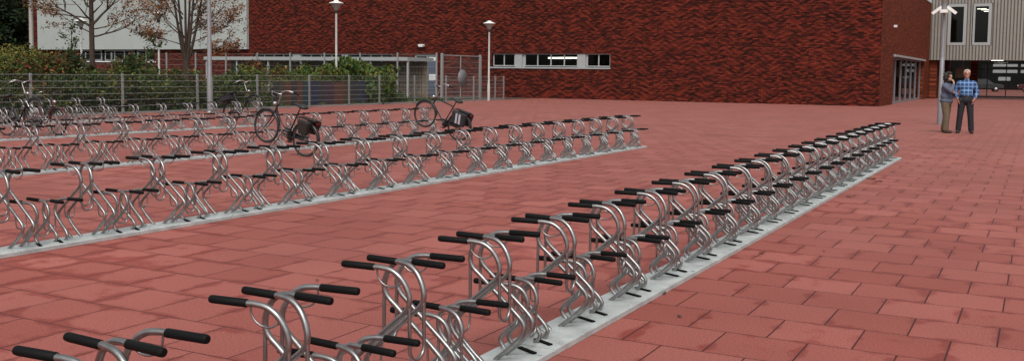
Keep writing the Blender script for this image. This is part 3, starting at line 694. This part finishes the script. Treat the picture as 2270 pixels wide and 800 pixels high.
for x in TP:
    b = MB(); b.box((x - .035, TY - .035, 0), (x + .035, TY + .035, 2.5)); ff(b, 'post', MT['fence'], fr2)
for a, c in zip(TP[:-1], TP[1:]):
    b = MB(); mesh_panel(b, (a, TY + .06, 0), (c, TY + .06, 0), .1, 2.42, 8, .1, .005, .0018); ff(b, 'wire_panel', MT['fence'], fr2)
gt = empty('mesh_gate', (-27.8, 45.5, 0), 'tall double wire mesh gate with an oval grey plate in the middle', 'gate')
gx = -27.8; gys = (43.62, 45.5, 47.6)
for y in (gys[0], gys[2]):
    b = MB(); b.box((gx - .06, y - .06, 0), (gx + .06, y + .06, 2.48)); ff(b, 'post', MT['fence'], gt)
for a, c in ((gys[0] + .1, gys[1] - .01), (gys[1] + .01, gys[2] - .1)):
    b = MB()
    for p, q in (((gx, a, .1), (gx, a, 2.38)), ((gx, c, .1), (gx, c, 2.38)), ((gx, a, .1), (gx, c, .1)), ((gx, a, 2.38), (gx, c, 2.38))): b.tube([p, q], .03, 6)
    mesh_panel(b, (gx + .01, a, 0), (gx + .01, c, 0), .12, 2.36, 8, .1, .006, .003)
    ff(b, 'gate_leaf', MT['fence'], gt)
b = MB(); b.lathe([(.001, -.01), (.5, -.01), (.5, .01), (.001, .01)], n=28, axis='x'); o = b.build('oval_plate', MT['greypole'], gt); o.location = (.09, .05, 1.2); o.scale = (1, .95, .88)

# painted board fence behind the mesh
bf = empty('board_fence', (-26.75, 33, 0), 'low fence of dark boards in different colours behind the right part of the hedge mesh', 'fence')
cols = ['b_dark', 'b_olive', 'b_rust', 'b_dark', 'b_rust', 'b_teal', 'b_navy', 'b_navy', 'b_dark', 'b_plum', 'b_plum', 'b_rust', 'b_rust', 'b_olive', 'b_dark', 'b_dark', 'b_navy', 'b_dark']
y = 29.6
for i, c in enumerate(cols):
    b = MB(); b.box((-26.78, y, .02), (-26.74, y + .335, 1.0 + .05 * random.random())); ff(b, 'board', MT[c], bf); y += .345
b = MB(); b.box((-26.83, 29.6, .3), (-26.785, y, .38)); b.box((-26.83, 29.6, .8), (-26.785, y, .88)); ff(b, 'rail', MT['wood'], bf)

# wooden shelter in the yard
sh = empty('wooden_shelter', (-40.5, 48, 0), 'long low wooden shelter with a pale flat roof edge behind the tall mesh fence', 'shelter')
b = MB(); b.box((-48.9, 47.4, 2.12), (-32.6, 50.2, 2.34)); ff(b, 'roof', MT['panel'], sh)
for i in range(7):
    x = -48.8 + i * 2.68
    b = MB(); b.box((x, 47.5, 0), (x + .1, 47.6, 2.118)); ff(b, 'post', MT['frame'], sh)
b = MB(); x = -48.7
while x < -32.9:
    b.box((x, 49.6, .02), (x + .16 + .05 * random.random(), 49.64, 2.0 + .1 * random.random())); x += .23
b.box((-48.8, 49.66, .0), (-32.7, 49.7, 2.1)); ff(b, 'slat_wall', MT['wood'], sh)

# ------------------------------------------------------------------ foliage
def leaves_mesh(name, centers, size, mats, w, flat=.6):
    n = len(centers); c = np.asarray(centers, float)
    a = rng.normal(size=(n, 3)); a[:, 2] *= flat; a /= np.linalg.norm(a, axis=1)[:, None]
    bb2 = rng.normal(size=(n, 3)); bb2 -= (bb2 * a).sum(1)[:, None] * a; bb2 /= np.linalg.norm(bb2, axis=1)[:, None]
    s = size * rng.uniform(.6, 1.3, n)[:, None]
    v = np.stack([c - a * s, c + bb2 * s * .55 - a * s * .1, c + a * s, c - bb2 * s * .55 + a * s * .1], 1).reshape(-1, 3)
    me = bpy.data.meshes.new(name); me.vertices.add(4 * n); me.vertices.foreach_set('co', v.ravel().astype(np.float32))
    me.loops.add(4 * n); me.loops.foreach_set('vertex_index', np.arange(4 * n, dtype=np.int32))
    me.polygons.add(n); me.polygons.foreach_set('loop_start', np.arange(0, 4 * n, 4, dtype=np.int32)); 
    for m in mats: me.materials.append(m)
    me.polygons.foreach_set('material_index', rng.choice(len(mats), n, p=np.array(w) / sum(w)).astype(np.int32)); me.update(calc_edges=True); me.validate()
    return me
def clump_pts(blobs, n):
    """points in a union of uneven clumps: blobs of (x,y,z,rx,ry,rz)"""
    wt = np.array([b_[3] * b_[4] * b_[5] for b_ in blobs]) ** .75; k = rng.choice(len(blobs), n, p=wt / wt.sum())
    d = rng.normal(size=(n, 3)); d /= np.linalg.norm(d, axis=1)[:, None]; r = rng.uniform(0, 1, n) ** .45
    r = r * (1 + .18 * rng.normal(size=n))
    B = np.array(blobs)[k]; return B[:, :3] + d * r[:, None] * B[:, 3:6]
def shrub(loc, rad, h, n, mats, wts, label, name='shrub', size=.06, nb=14, flat=.6, stem=True, cat='shrub', group='shrubs behind the mesh fence'):
    r = empty(name, loc, label, cat, group)
    blobs = []
    for i in range(nb):
        a = random.uniform(0, 2 * PI); q = rad * math.sqrt(random.random()) * .75; z = h * random.uniform(.12, .85)
        s = rad * random.uniform(.28, .5) * (1.1 - .4 * z / h); blobs.append((q * math.cos(a), q * math.sin(a), z, s, s, min(s * .9, h * .3)))
    p = clump_pts(blobs, n); p = p[p[:, 2] > .02]
    o = bpy.data.objects.new('foliage', leaves_mesh('foliage', p, size, [LF[k] for k in mats], wts, flat)); link(o, r)
    b = MB()
    for i in range(9):
        q = blobs[i % nb]; b.tube(spline([(0, 0, 0), (q[0] * .4, q[1] * .4, q[2] * .5), (q[0], q[1], q[2] + .1)], 3), [.014] * 6 + [.006], 5)
    b.build('stem', MT['bark'], r)
    return r
# hedge: several plants along the fence
def hedge(y0, y1, h, n, mats, wts, label, x=-27.35, wx=.55):
    r = empty('hedge', (x, (y0 + y1) / 2, 0), label, 'hedge', 'hedge plants along the mesh fence')
    L = y1 - y0; blobs = []
    for i in range(int(L * 9)):
        s = random.uniform(.25, .5); blobs.append((random.uniform(-wx, wx), random.uniform(-L / 2, L / 2), random.uniform(.1, h - .25) + .12 * math.sin(i * 1.7), s, s, s * .8))
    p = clump_pts(blobs, n); p = p[p[:, 2] > .02]
    o = bpy.data.objects.new('foliage', leaves_mesh('foliage', p, .055, [LF[k] for k in mats], wts)); link(o, r)
    return r
hedge(9, 17, 1.48, 14000, ['dg', 'mg', 'bg', 'ol', 'yg'], [4, 3, 1, 2, 1], 'dark hedge stretch at the left edge, in front of the yellow shrub')
hedge(17, 23.2, 1.48, 14000, ['dg', 'mg', 'ol', 'yg', 'br'], [4, 3, 2, 1.4, .3], 'dark hedge stretch with olive top below the single trunked bare tree')
hedge(23.2, 29.3, 1.48, 14000, ['dg', 'mg', 'ol', 'yg', 'bg'], [3.5, 3, 2, 2, 1], 'hedge stretch with yellow green top on both sides of the thick grey pole')
hedge(29.3, 34.6, 1.6, 9000, ['mg', 'bg', 'ol', 'br', 'yg'], [3, 2, 2, 1, 2], 'hedge stretch with rusty tips above the coloured board fence', x=-27.7, wx=.45)
shrub((-27.6, 36.4, 0), 1.5, 2.0, 14000, ['bg', 'yg', 'mg', 'dg'], [4, 1.5, 2, 1], 'tall bright green bush at the right end of the hedge', 'bush', size=.10, nb=26, flat=2.5)
shrub((-28.4, 34.3, 0), 1.5, 1.75, 9000, ['bg', 'mg', 'yg', 'ol'], [3, 2, 2, 1], 'mid green bush just left of the tall bright green bush', 'bush', size=.09, flat=2.2)
shrub((-27.5, 38.4, 0), .75, .95, 2600, ['mg', 'bg', 'yg', 'dg'], [2, 2, 1, 1], 'small loose green bush near the ground right of the tall bright green bush', 'bush')
DP = lambda u, d: Vector((0, 0, 0)) + FWD * d + RIGHT * ((u - 1135) / F_PX * d)
for u, d, rad, h, n, mats, wts, lab in [
    (18, 39, 1.7, 2.45, 8000, ['yg', 'ye', 'ol', 'mg', 'br'], [3, 2, 2, 2, .6], 'large yellow leaved shrub at the left edge under the dark evergreens'),
    (62, 37, 1.2, 2.2, 5000, ['ol', 'mg', 'dg', 'yg', 'ye'], [2, 2, 2, 1, .5], 'olive shrub with pale spots at the foot of the pale tall pole'),
    (104, 36, .95, 2.15, 4500, ['rd', 'ol', 'mg', 'og'], [1.2, 2, 2.2, .6], 'mixed red and olive shrub between the pale tall pole and the bare trees'),
    (140, 40, 1.0, 2.05, 4000, ['br', 'dg', 'mg', 'gd'], [1.6, 3, 2, 1], 'dark brownish shrub left of the single trunked bare tree'),
    (172, 38, .75, 1.75, 2600, ['dg', 'gd', 'br'], [3, 2, 1], 'small dark green shrub at the foot of the single trunked bare tree'),
    (302, 38, .95, 2.0, 3800, ['dg', 'mg', 'br', 'ol'], [3, 2, 1, 2], 'dark shrub halfway between the two bare trees'),
    (250, 37, .8, 1.5, 2200, ['rd', 'br', 'yg', 'ol'], [1.2, 1, 2, 2], 'low reddish shrub with yellow tips right of the single trunked bare tree'),
    (540, 45, .8, 1.95, 2600, ['br', 'og', 'dg', 'ol'], [2, 1, 1, 1], 'rusty brown shrub in front of the wooden shelter left end'),
    (520, 41, 1.1, 1.55, 3000, ['yg', 'ol', 'mg'], [2, 2, 2], 'yellow green shrub right of the thick grey pole above the hedge'),
    (640, 43, .9, 1.6, 2600, ['ye', 'ol', 'br', 'mg'], [1, 2, 1.5, 1.5], 'sparse yellowish shrub in front of the shelter slats')]:
    p = DP(u, d); shrub((p.x, p.y, 0), rad * 1.25, h * 1.08, int(n * 1.5), mats, wts, lab)
# ground cover
n = 26000; pts = np.stack([rng.uniform(-50, -26.5, n), rng.uniform(12, 43, n), rng.uniform(.01, .14, n)], 1)
o = bpy.data.objects.new('grass', leaves_mesh('grass', pts, .09, [LF['mg'], LF['ol'], LF['dg']], [2, 1, 1], flat=2)); COL.objects.link(o); tag(o, 'rough grass and weeds covering the yard', 'grass', kind='stuff')

# trees
def grow(b, tips, p, d, r, L, depth, seed_spread=.55, kids=(2, 3), up=.12):
    n = 5; pts = [p]; dd = d.copy()
    for i in range(n):
        dd = (dd + Vector((random.gauss(0, .11), random.gauss(0, .11), random.gauss(0, .08) + up * .3))).normalized(); pts.append(pts[-1] + dd * L / n)
    rs = [r * (1 - .55 * i / n) for i in range(n + 1)]
    b.tube(pts, rs, 6 if r > .02 else 4, cap=False)
    if depth <= 2: tips.extend(pts[1:])
    if depth == 0: return
    for k in range(random.randint(*kids)):
        i = random.randint(2, n); q = pts[i]
        ax = Vector((random.gauss(0, 1), random.gauss(0, 1), random.gauss(0, .5))); nd = (dd + ax * seed_spread).normalized()
        grow(b, tips, q, nd, rs[i] * .62, L * random.uniform(.55, .8), depth - 1, seed_spread, kids, up)
    grow(b, tips, pts[-1], dd, rs[-1], L * .75, depth - 1, seed_spread, kids, up)
def bare_tree(loc, trunk_r, fork_z, limbs, label, nleaf, size, mats, wts, stems=None):
    r = empty('bare_tree', loc, label, 'tree', 'bare autumn trees behind the hedge')
    b = MB(); tips = []; t = MB()
    if stems is None:
        t.tube([(0, 0, 0), (0, 0, .25), (.01, 0, 1.2), (-.02, .02, fork_z), (0, 0, fork_z + 2), (.05, 0, fork_z + 4.5)], [trunk_r * 1.5, trunk_r * 1.15, trunk_r, trunk_r * .85, trunk_r * .6, trunk_r * .3], 12)
    else:
        t.tube([(0, 0, 0), (0, 0, .3), (0, 0, fork_z)], [trunk_r * 1.5, trunk_r * 1.2, trunk_r * 1.1], 12)
        for dx, dy, dz in stems: t.tube(spline([(0, 0, fork_z - .15), (dx * .22, dy * .22, fork_z + .4), (dx * .6, dy * .6, fork_z + dz * .5), (dx, dy, fork_z + dz)], 4), [trunk_r * .62 * (1 - .055 * i) for i in range(13)], 8)
    for (z, ang, elev, L, rr, base) in limbs:
        d = RIGHT * math.cos(ang) * math.cos(elev) + FWD * math.sin(ang) * math.cos(elev) + Vector((0, 0, math.sin(elev)))
        grow(b, tips, Vector(base) + Vector((0, 0, z)), d, rr, L, 3, .55, (2, 4))
    t.build('trunk', MT['bark'], r)
    b.build('branch', MT['bark'], r)
    tp = np.array([tuple(q) for q in tips]); wz = np.clip(1.3 - .0 * tp[:, 2], .1, 2)
    c = tp[rng.choice(len(tp), nleaf)] + rng.normal(0, .07, (nleaf, 3))
    link(bpy.data.objects.new('crown', leaves_mesh('crown', c, size, [LF[k] for k in mats], wts)), r)
    return r
p = DP(205, 40)
L1 = []
for z, ang, el, L, rr in [(3.15, PI, .45, 1.5, .055), (3.2, 0, .85, 1.5, .06), (2.75, .15, .12, 1.3, .045), (3.5, PI, .05, 1.2, .035), (3.9, PI * .85, .5, 1.2, .045), (4.1, -.3, .5, 1.2, .045), (3.6, PI / 2, .4, 1.2, .04), (3.4, -PI / 2, .4, 1.2, .04), (4.6, PI, .7, 1.1, .04), (4.8, .2, .7, 1.1, .04), (2.9, 3.6, .2, .9, .03), (5.2, 1.5, .8, 1, .04), (5.4, -1.5, .8, 1, .04), (3.05, .6, .25, 1.1, .035)]: L1.append((z, ang, el, L, rr, (0, 0, 0)))
bare_tree((p.x, p.y, 0), .115, 3.1, L1, 'bare tree with a single straight trunk and few orange leaves', 4600, .05, ['og', 'br', 'ye'], [4, 3, .8])
p = DP(413, 42)
L2 = []
for z, ang, el, L, rr in [(2.3, 0, .15, 1.1, .022), (2.6, 0, .3, 1.2, .025), (2.9, .1, .45, 1.3, .03), (3.3, -.1, .7, 1.2, .03), (2.5, PI, .3, 1.1, .025), (2.9, PI, .5, 1.2, .03), (3.3, PI, .8, 1.1, .03), (2.8, PI / 2, .5, 1.1, .03), (2.8, -PI / 2, .5, 1.1, .03), (3.7, .4, .9, 1.2, .03), (3.8, 2.6, .9, 1.2, .03), (3.6, 4.2, .9, 1.1, .03), (2.2, .0, .02, .9, .016), (3.9, 0, .6, 1.1, .025)]: L2.append((z, ang, el, L, rr, tuple(RIGHT * .16 * math.cos(ang) + FWD * .16 * math.sin(ang))))
ST = [tuple(RIGHT * a + FWD * c) [:2] + (4.2,) for a, c in ((-.75, .1), (-.3, -.4), (.15, .35), (.55, -.2), (.95, .1), (-.05, .1))]
bare_tree((p.x, p.y, 0), .13, 1.85, L2, 'bare tree with several upright stems and rusty leaves beside the thick grey pole', 6600, .055, ['og', 'br', 'rd'], [5, 3, .4], ST)
def young_tree(u, d, h, label):
    p = DP(u, d); r = empty('young_tree', (p.x, p.y, 0), label, 'tree', 'young green trees before the pale wall')
    b = MB(); tips = []; b.tube([(0, 0, 0), (.03, 0, h * .5), (.12, .05, h)], [.03, .022, .01], 6)
    for i in range(7):
        z = h * (.5 + .07 * i); a = random.uniform(0, 2 * PI); q = [(.06, 0, z), (.06 + .35 * math.cos(a), .35 * math.sin(a), z + .2)]; b.tube(q, [.01, .004], 4); tips += [(q[1][0] * t_, q[1][1] * t_, z + .2 * t_) for t_ in (.4, .7, 1)]
    b.build('trunk', MT['bark'], r); c = np.array(tips)[rng.choice(len(tips), 320)] + rng.normal(0, .10, (320, 3))
    link(bpy.data.objects.new('crown', leaves_mesh('crown', c, .06, [LF['mg'], LF['bg'], LF['ol']], [2, 1, 1])), r)
young_tree(156, 41, 3.4, 'thin young green tree left of the single trunked bare tree')
young_tree(340, 41, 3.0, 'thin young green tree between the bare trees under the disc lamp')
# dark evergreens far left
for u, d, h, rad, lab in [(-30, 84, 12, 4.0, 'dark evergreen tree at the very left edge'), (18, 88, 13, 3.6, 'dark evergreen tree in the upper left corner left of the pale tall pole'), (62, 96, 12, 3.2, 'dark evergreen tree right behind the pale tall pole'), (-5, 98, 14, 5, 'farthest and tallest dark evergreen tree in the upper left corner')]:
    p = DP(u, d); r = empty('evergreen_tree', (p.x, p.y, 0), lab, 'tree', 'dark evergreen trees beyond the building')
    b = MB(); b.tube([(0, 0, 0), (0, 0, h * .5), (0, 0, h * .95)], [.3, .2, .05], 10)
    blobs = []
    for i in range(46):
        z = h * random.uniform(.08, .97); q = rad * (1.08 - z / h) ** .7 * math.sqrt(random.random()); a = random.uniform(0, 2 * PI); s = random.uniform(.7, 1.3) * rad * .28
        blobs.append((q * math.cos(a), q * math.sin(a), z, s, s, s * .75)); b.tube([(0, 0, z * .9), (q * math.cos(a), q * math.sin(a), z)], [.06, .02], 4)
    b.build('trunk', MT['bark'], r)
    link(bpy.data.objects.new('crown', leaves_mesh('crown', clump_pts(blobs, 9000), .22, [LF['gd'], LF['dg'], LF['ol']], [4, 3, .6])), r)

# fallen leaves on the paving
LFp = [(-2.11, 14.77, .07), (-2.17, 6.17, .03), (-1.87, 5.62, .02), (-1.97, 8.0, .025), (-2.02, 12.4, .04), (-1.95, 14.5, .05), (-1.55, 8.4, .02), (-1.2, 11.5, .02), (-3.6, 5.9, .018), (-4.4, 5.3, .02), (-4.6, 7.8, .02), (-.6, 9.2, .02), (-3.2, 9.5, .02), (.1, 14, .03)]
for i, (x, y, s) in enumerate(LFp):
    b = MB(); n_ = 9
    vs = [(0, 0, .008)]
    for k in range(n_):
        a = 2 * PI * k / n_; rr = s * (1 + .25 * math.sin(3 * a + i)); vs.append((rr * math.cos(a), rr * .6 * math.sin(a), .006 + .012 * (s / .05) * abs(math.sin(2 * a + i))))
    b.add(vs, [(0, k + 1, (k + 1) % n_ + 1) for k in range(n_)])
    o = b.build('fallen_leaf', LF['gd'] if i < 6 else LF['br']); o.location = (x, y, .002); o.rotation_euler = (0, 0, i * 1.3)
    tag(o, 'small dry leaf lying on the red paving', 'leaf', 'dry leaves scattered on the paving')

# ------------------------------------------------------------------ people
def solid(mb, name, mt, parent, vox=.011, smooth=6):
    me = mb.mesh(name + '_src', MT['white']); o = bpy.data.objects.new(name + '_src', me); COL.objects.link(o)
    m1 = o.modifiers.new('r', 'REMESH'); m1.mode = 'VOXEL'; m1.voxel_size = vox; m1.use_smooth_shade = True
    m2 = o.modifiers.new('s', 'SMOOTH'); m2.factor = .5; m2.iterations = smooth
    dg = bpy.context.evaluated_depsgraph_get(); nm = bpy.data.meshes.new_from_object(o.evaluated_get(dg)); nm.name = name
    bpy.data.objects.remove(o); nm.materials.clear(); nm.materials.append(mt)
    for p_ in nm.polygons: p_.use_smooth = True
    r = bpy.data.objects.new(name, nm); COL.objects.link(r); r.parent = parent; return r
MT['skin'] = mat('skin', (.42, .20, .14), .55); MT['skin2'] = mat('skin paler', (.45, .24, .17), .55)
MT['hairw'] = mat('white hair', (.62, .60, .56), .7); MT['hairb'] = mat('dark brown hair', (.02, .012, .009), .6, bump=.8, bscale=60)
MT['denim'] = mat('denim jacket', (.085, .10, .145), .85, noise=.25, nscale=9); MT['khaki'] = mat('khaki trousers', (.12, .085, .05), .85, noise=.2, nscale=7)
MT['jeans'] = mat('dark trousers', (.012, .012, .016), .8); MT['shoe'] = mat('dark shoe', (.02, .014, .011), .5); MT['bshoe'] = mat('brown shoe', (.05, .028, .018), .6); MT['belt'] = mat('belt', (.015, .01, .008), .4)
def plaid():
    m = bpy.data.materials.new('blue plaid shirt'); m.use_nodes = True; t = m.node_tree; b = t.nodes['Principled BSDF']; b.inputs['Roughness'].default_value = .85
    tc = N(t, 'ShaderNodeTexCoord'); sp = N(t, 'ShaderNodeSeparateXYZ'); t.links.new(tc.outputs['Object'], sp.inputs[0])
    col = None
    def band(s_, per, wd, ph=0):
        return math_n(t, 'LESS_THAN', math_n(t, 'PINGPONG', math_n(t, 'ADD', s_, ph + 10), per / 2), wd / 2)
    base = N(t, 'ShaderNodeMix'); base.data_type = 'RGBA'; base.inputs['A'].default_value = (.045, .145, .36, 1); base.inputs['B'].default_value = (.018, .05, .14, 1)
    t.links.new(math_n(t, 'MULTIPLY', math_n(t, 'ADD', band(sp.outputs[2], .1, .045), band(sp.outputs[0], .1, .045)), .6), base.inputs['Factor'])
    m2 = N(t, 'ShaderNodeMix'); m2.data_type = 'RGBA'; m2.inputs['B'].default_value = (.24, .36, .52, 1); t.links.new(base.outputs['Result'], m2.inputs['A'])
    t.links.new(math_n(t, 'MINIMUM', math_n(t, 'ADD', band(sp.outputs[2], .1, .02, .045), band(sp.outputs[0], .1, .014, .05)), .75), m2.inputs['Factor'])
    t.links.new(m2.outputs['Result'], b.inputs['Base Color']); return m
MT['plaid'] = plaid()
def hand(b, wrist, d, palm_n, curl=.4, s=1.0):
    """palm + four fingers and a thumb; d: direction of the fingers, palm_n: palm normal"""
    wv = Vector(wrist); d = Vector(d).normalized(); pn = Vector(palm_n); pn = (pn - d * pn.dot(d)).normalized(); sd = d.cross(pn)
    for k in range(4):
        off = (k - 1.5) * .02 * s; b.capsule(wv, wv + d * .09 * s + sd * off, .02 * s, .013 * s, 8)
        q0 = wv + d * .09 * s + sd * off; L = (.075, .085, .08, .062)[k] * s
        q1 = q0 + (d + pn * curl * .5).normalized() * L * .5; q2 = q1 + (d + pn * curl * 1.4).normalized() * L * .5
        b.capsule(q0, q1, .0105 * s, .0095 * s, 8); b.capsule(q1, q2, .0095 * s, .008 * s, 8)
    t0 = wv + d * .03 * s - sd * .03 * s; t1 = t0 + (d * .6 - sd * .6 + pn * .4).normalized() * .045 * s; b.capsule(t0, t1, .014 * s, .011 * s, 8); b.capsule(t1, t1 + (d + pn * .5).normalized() * .03 * s, .011 * s, .009 * s, 8)
def head(b, c, tilt=0, s=1.0):
    c = Vector(c); m = Matrix.Rotation(tilt, 3, 'Z')
    q = lambda x, y, z: c + m @ Vector((x, y, z)) * s
    b.ell(c + Vector((0, 0, .02 * s)), (.076 * s, .092 * s, .098 * s)); b.ell(q(0, -.02, -.055), (.058 * s, .065 * s, .062 * s))
    b.capsule(q(0, -.088, .02), q(0, -.108, -.018), .010 * s, .015 * s, 8)      # nose
    b.ell(q(0, -.078, -.095), (.025 * s, .018 * s, .018 * s))                    # chin
    b.ell(q(0, -.083, -.055), (.026 * s, .012 * s, .009 * s))                    # lips
    for x in (-1, 1):
        b.ell(q(x * .078, .01, -.005), (.012 * s, .02 * s, .032 * s)); b.ell(q(x * .032, -.083, .036), (.024 * s, .012 * s, .008 * s))
def eyes(parent, c, tilt, s, iris):
    m = Matrix.Rotation(tilt, 3, 'Z'); 
    for x in (-1, 1):
        b = MB(); b.ell(Vector(c) + m @ Vector((x * .031, -.084, .012)) * s, (.012 * s, .008 * s, .008 * s)); b.build('eye', MT[iris], parent)

# man facing the camera, hands in his trouser pockets
man = empty('person', (-1.77, 28.8, 0), 'person in a blue plaid shirt and dark trousers with hands in the pockets', 'person', 'two people standing by the camera post', R(4))
b = MB()
for s in (-1, 1):
    b.capsule((s * .09, 0, .90), (s * .125, -.01, .48), .08, .055); b.capsule((s * .125, -.01, .48), (s * .155, .02, .09), .055, .038); b.capsule((s * .155, .03, .06), (s * .175, -.11, .035), .04, .03)
    b.capsule((s * .18, .01, 1.34), (s * .265, .05, 1.10), .048, .04); b.capsule((s * .265, .05, 1.10), (s * .205, -.085, .935), .038, .028)
    hand(b, (s * .2, -.10, .925), (-s * .25, -.1, -1), (-s * 1, .3, 0), .3)
b.ell((0, 0, .93), (.155, .11, .13)); b.ell((0, -.02, 1.06), (.15, .115, .14)); b.ell((0, 0, 1.24), (.17, .11, .17)); b.capsule((-.15, .01, 1.345), (.15, .01, 1.345), .05, .05)
b.capsule((0, .015, 1.36), (0, 0, 1.50), .06, .052); head(b, (0, -.015, 1.585), .15)
body = solid(b, 'body', MT['skin'], man)
b = MB()
b.ell((0, 0, .99), (.172, .132, .10)); b.ell((0, -.025, 1.08), (.172, .138, .15)); b.ell((0, 0, 1.24), (.192, .13, .18)); b.capsule((-.16, .01, 1.345), (.16, .01, 1.345), .066, .066); b.capsule((0, .01, 1.40), (0, .0, 1.425), .066, .064)
for s in (-1, 1): b.capsule((s * .18, .01, 1.345), (s * .27, .055, 1.10), .066, .056); b.capsule((s * .27, .055, 1.10), (s * .215, -.065, .965), .055, .045)
solid(b, 'shirt', MT['plaid'], man, .012, 4)
b = MB(); b.ell((0, 0, .90), (.178, .138, .13))
for s in (-1, 1): b.capsule((s * .09, 0, .88), (s * .127, -.01, .48), .102, .078); b.capsule((s * .127, -.01, .48), (s * .157, .02, .10), .078, .072); b.ell((s * .155, -.10, .88), (.055, .04, .08))
solid(b, 'trousers', MT['jeans'], man, .012, 3)
b = MB(); b.lathe([(.172, .965), (.178, .97), (.178, 1.0), (.172, 1.005)], n=24); o = b.build('belt', MT['belt'], man); o.scale = (1, .78, 1)
b = MB()
for s in (-1, 1): b.capsule((s * .157, .03, .05), (s * .18, -.14, .04), .052, .042); 
solid(b, 'shoe', MT['shoe'], man, .01, 2)
b = MB(); b.ell((0, .01, 1.635), (.083, .088, .075)); b.ell((0, .045, 1.58), (.08, .06, .075)); solid(b, 'hair', MT['hairw'], man, .01, 2)
eyes(man, (0, -.015, 1.585), .15, 1, 'belt')

# woman in profile, hand at her mouth
wo = empty('person', (-2.24, 28.72, 0), 'person with dark curly hair, denim jacket and khaki trousers, hand raised to the mouth', 'person', 'two people standing by the camera post', R(72))
b = MB()
for s, fy in ((-1, -.06), (1, .06)):
    b.capsule((s * .085, 0, .84), (s * .09, fy * .6 - .02, .45), .085, .055); b.capsule((s * .09, fy * .6 - .02, .45), (s * .09, fy + .02, .085), .052, .036); b.capsule((s * .09, fy + .03, .055), (s * .10, fy - .11, .032), .037, .028)
b.ell((0, 0, .88), (.165, .12, .13)); b.ell((0, -.01, 1.0), (.135, .10, .14)); b.ell((0, -.01, 1.17), (.15, .105, .15)); b.capsule((-.125, .01, 1.275), (.125, .01, 1.275), .045, .045)
b.capsule((0, .01, 1.29), (0, -.02, 1.42), .05, .045); head(b, (0, -.035, 1.495), -.35, .95)
b.capsule((-.16, 0, 1.26), (-.20, -.2, 1.12), .043, .035); b.capsule((-.20, -.2, 1.12), (-.05, -.20, 1.33), .034, .025); hand(b, (-.045, -.20, 1.335), (.1, .45, 1), (.3, 1, 0), .9, .9)
b.capsule((.16, 0, 1.26), (.21, -.05, 1.03), .043, .036); b.capsule((.21, -.05, 1.03), (-.04, -.22, 1.08), .034, .025); hand(b, (-.05, -.225, 1.08), (-1, -.1, .2), (0, 1, 0), .8, .9)
solid(b, 'body', MT['skin2'], wo)
b = MB()
b.ell((0, 0, .86), (.205, .165, .10)); b.ell((0, 0, .98), (.195, .155, .16)); b.ell((0, -.005, 1.16), (.188, .145, .17)); b.capsule((-.14, .01, 1.265), (.14, .01, 1.265), .07, .07); b.capsule((0, .01, 1.32), (0, .0, 1.345), .07, .07)
b.capsule((-.165, 0, 1.255), (-.205, -.2, 1.12), .068, .06); b.capsule((-.205, -.2, 1.12), (-.085, -.2, 1.285), .058, .045)
b.capsule((.165, 0, 1.255), (.215, -.05, 1.03), .068, .06); b.capsule((.215, -.05, 1.03), (.0, -.2, 1.07), .058, .045)
solid(b, 'jacket', MT['denim'], wo, .012, 3)
b = MB(); b.ell((0, 0, .82), (.178, .14, .13))
for s, fy in ((-1, -.06), (1, .06)): b.capsule((s * .09, 0, .80), (s * .093, fy * .6 - .02, .45), .105, .086); b.capsule((s * .093, fy * .6 - .02, .45), (s * .093, fy + .02, .10), .085, .08)
solid(b, 'trousers', MT['khaki'], wo, .012, 3)
b = MB()
for s, fy in ((-1, -.06), (1, .06)): b.capsule((s * .093, fy + .03, .045), (s * .10, fy - .13, .036), .048, .038)
solid(b, 'shoe', MT['bshoe'], wo, .01, 2)
b = MB()
for i in range(46):
    a = random.uniform(0, 2 * PI); z = random.uniform(-.15, .11); rr = .092 * math.sqrt(max(.05, 1 - (z / .14) ** 2 * .7)); x, y = rr * math.cos(a), rr * math.sin(a) + .02
    fx, fy_ = -math.sin(-.35) * -1, -1
    if y < -.035 and z < .06: continue
    b.ell((x, y - .03, 1.515 + z), (.04, .04, .04), n=8, k=6)
b.ell((0, 0, 1.535), (.092, .095, .085)); solid(b, 'hair', MT['hairb'], wo, .01, 1)
eyes(wo, (0, -.035, 1.495), -.35, .95, 'belt')
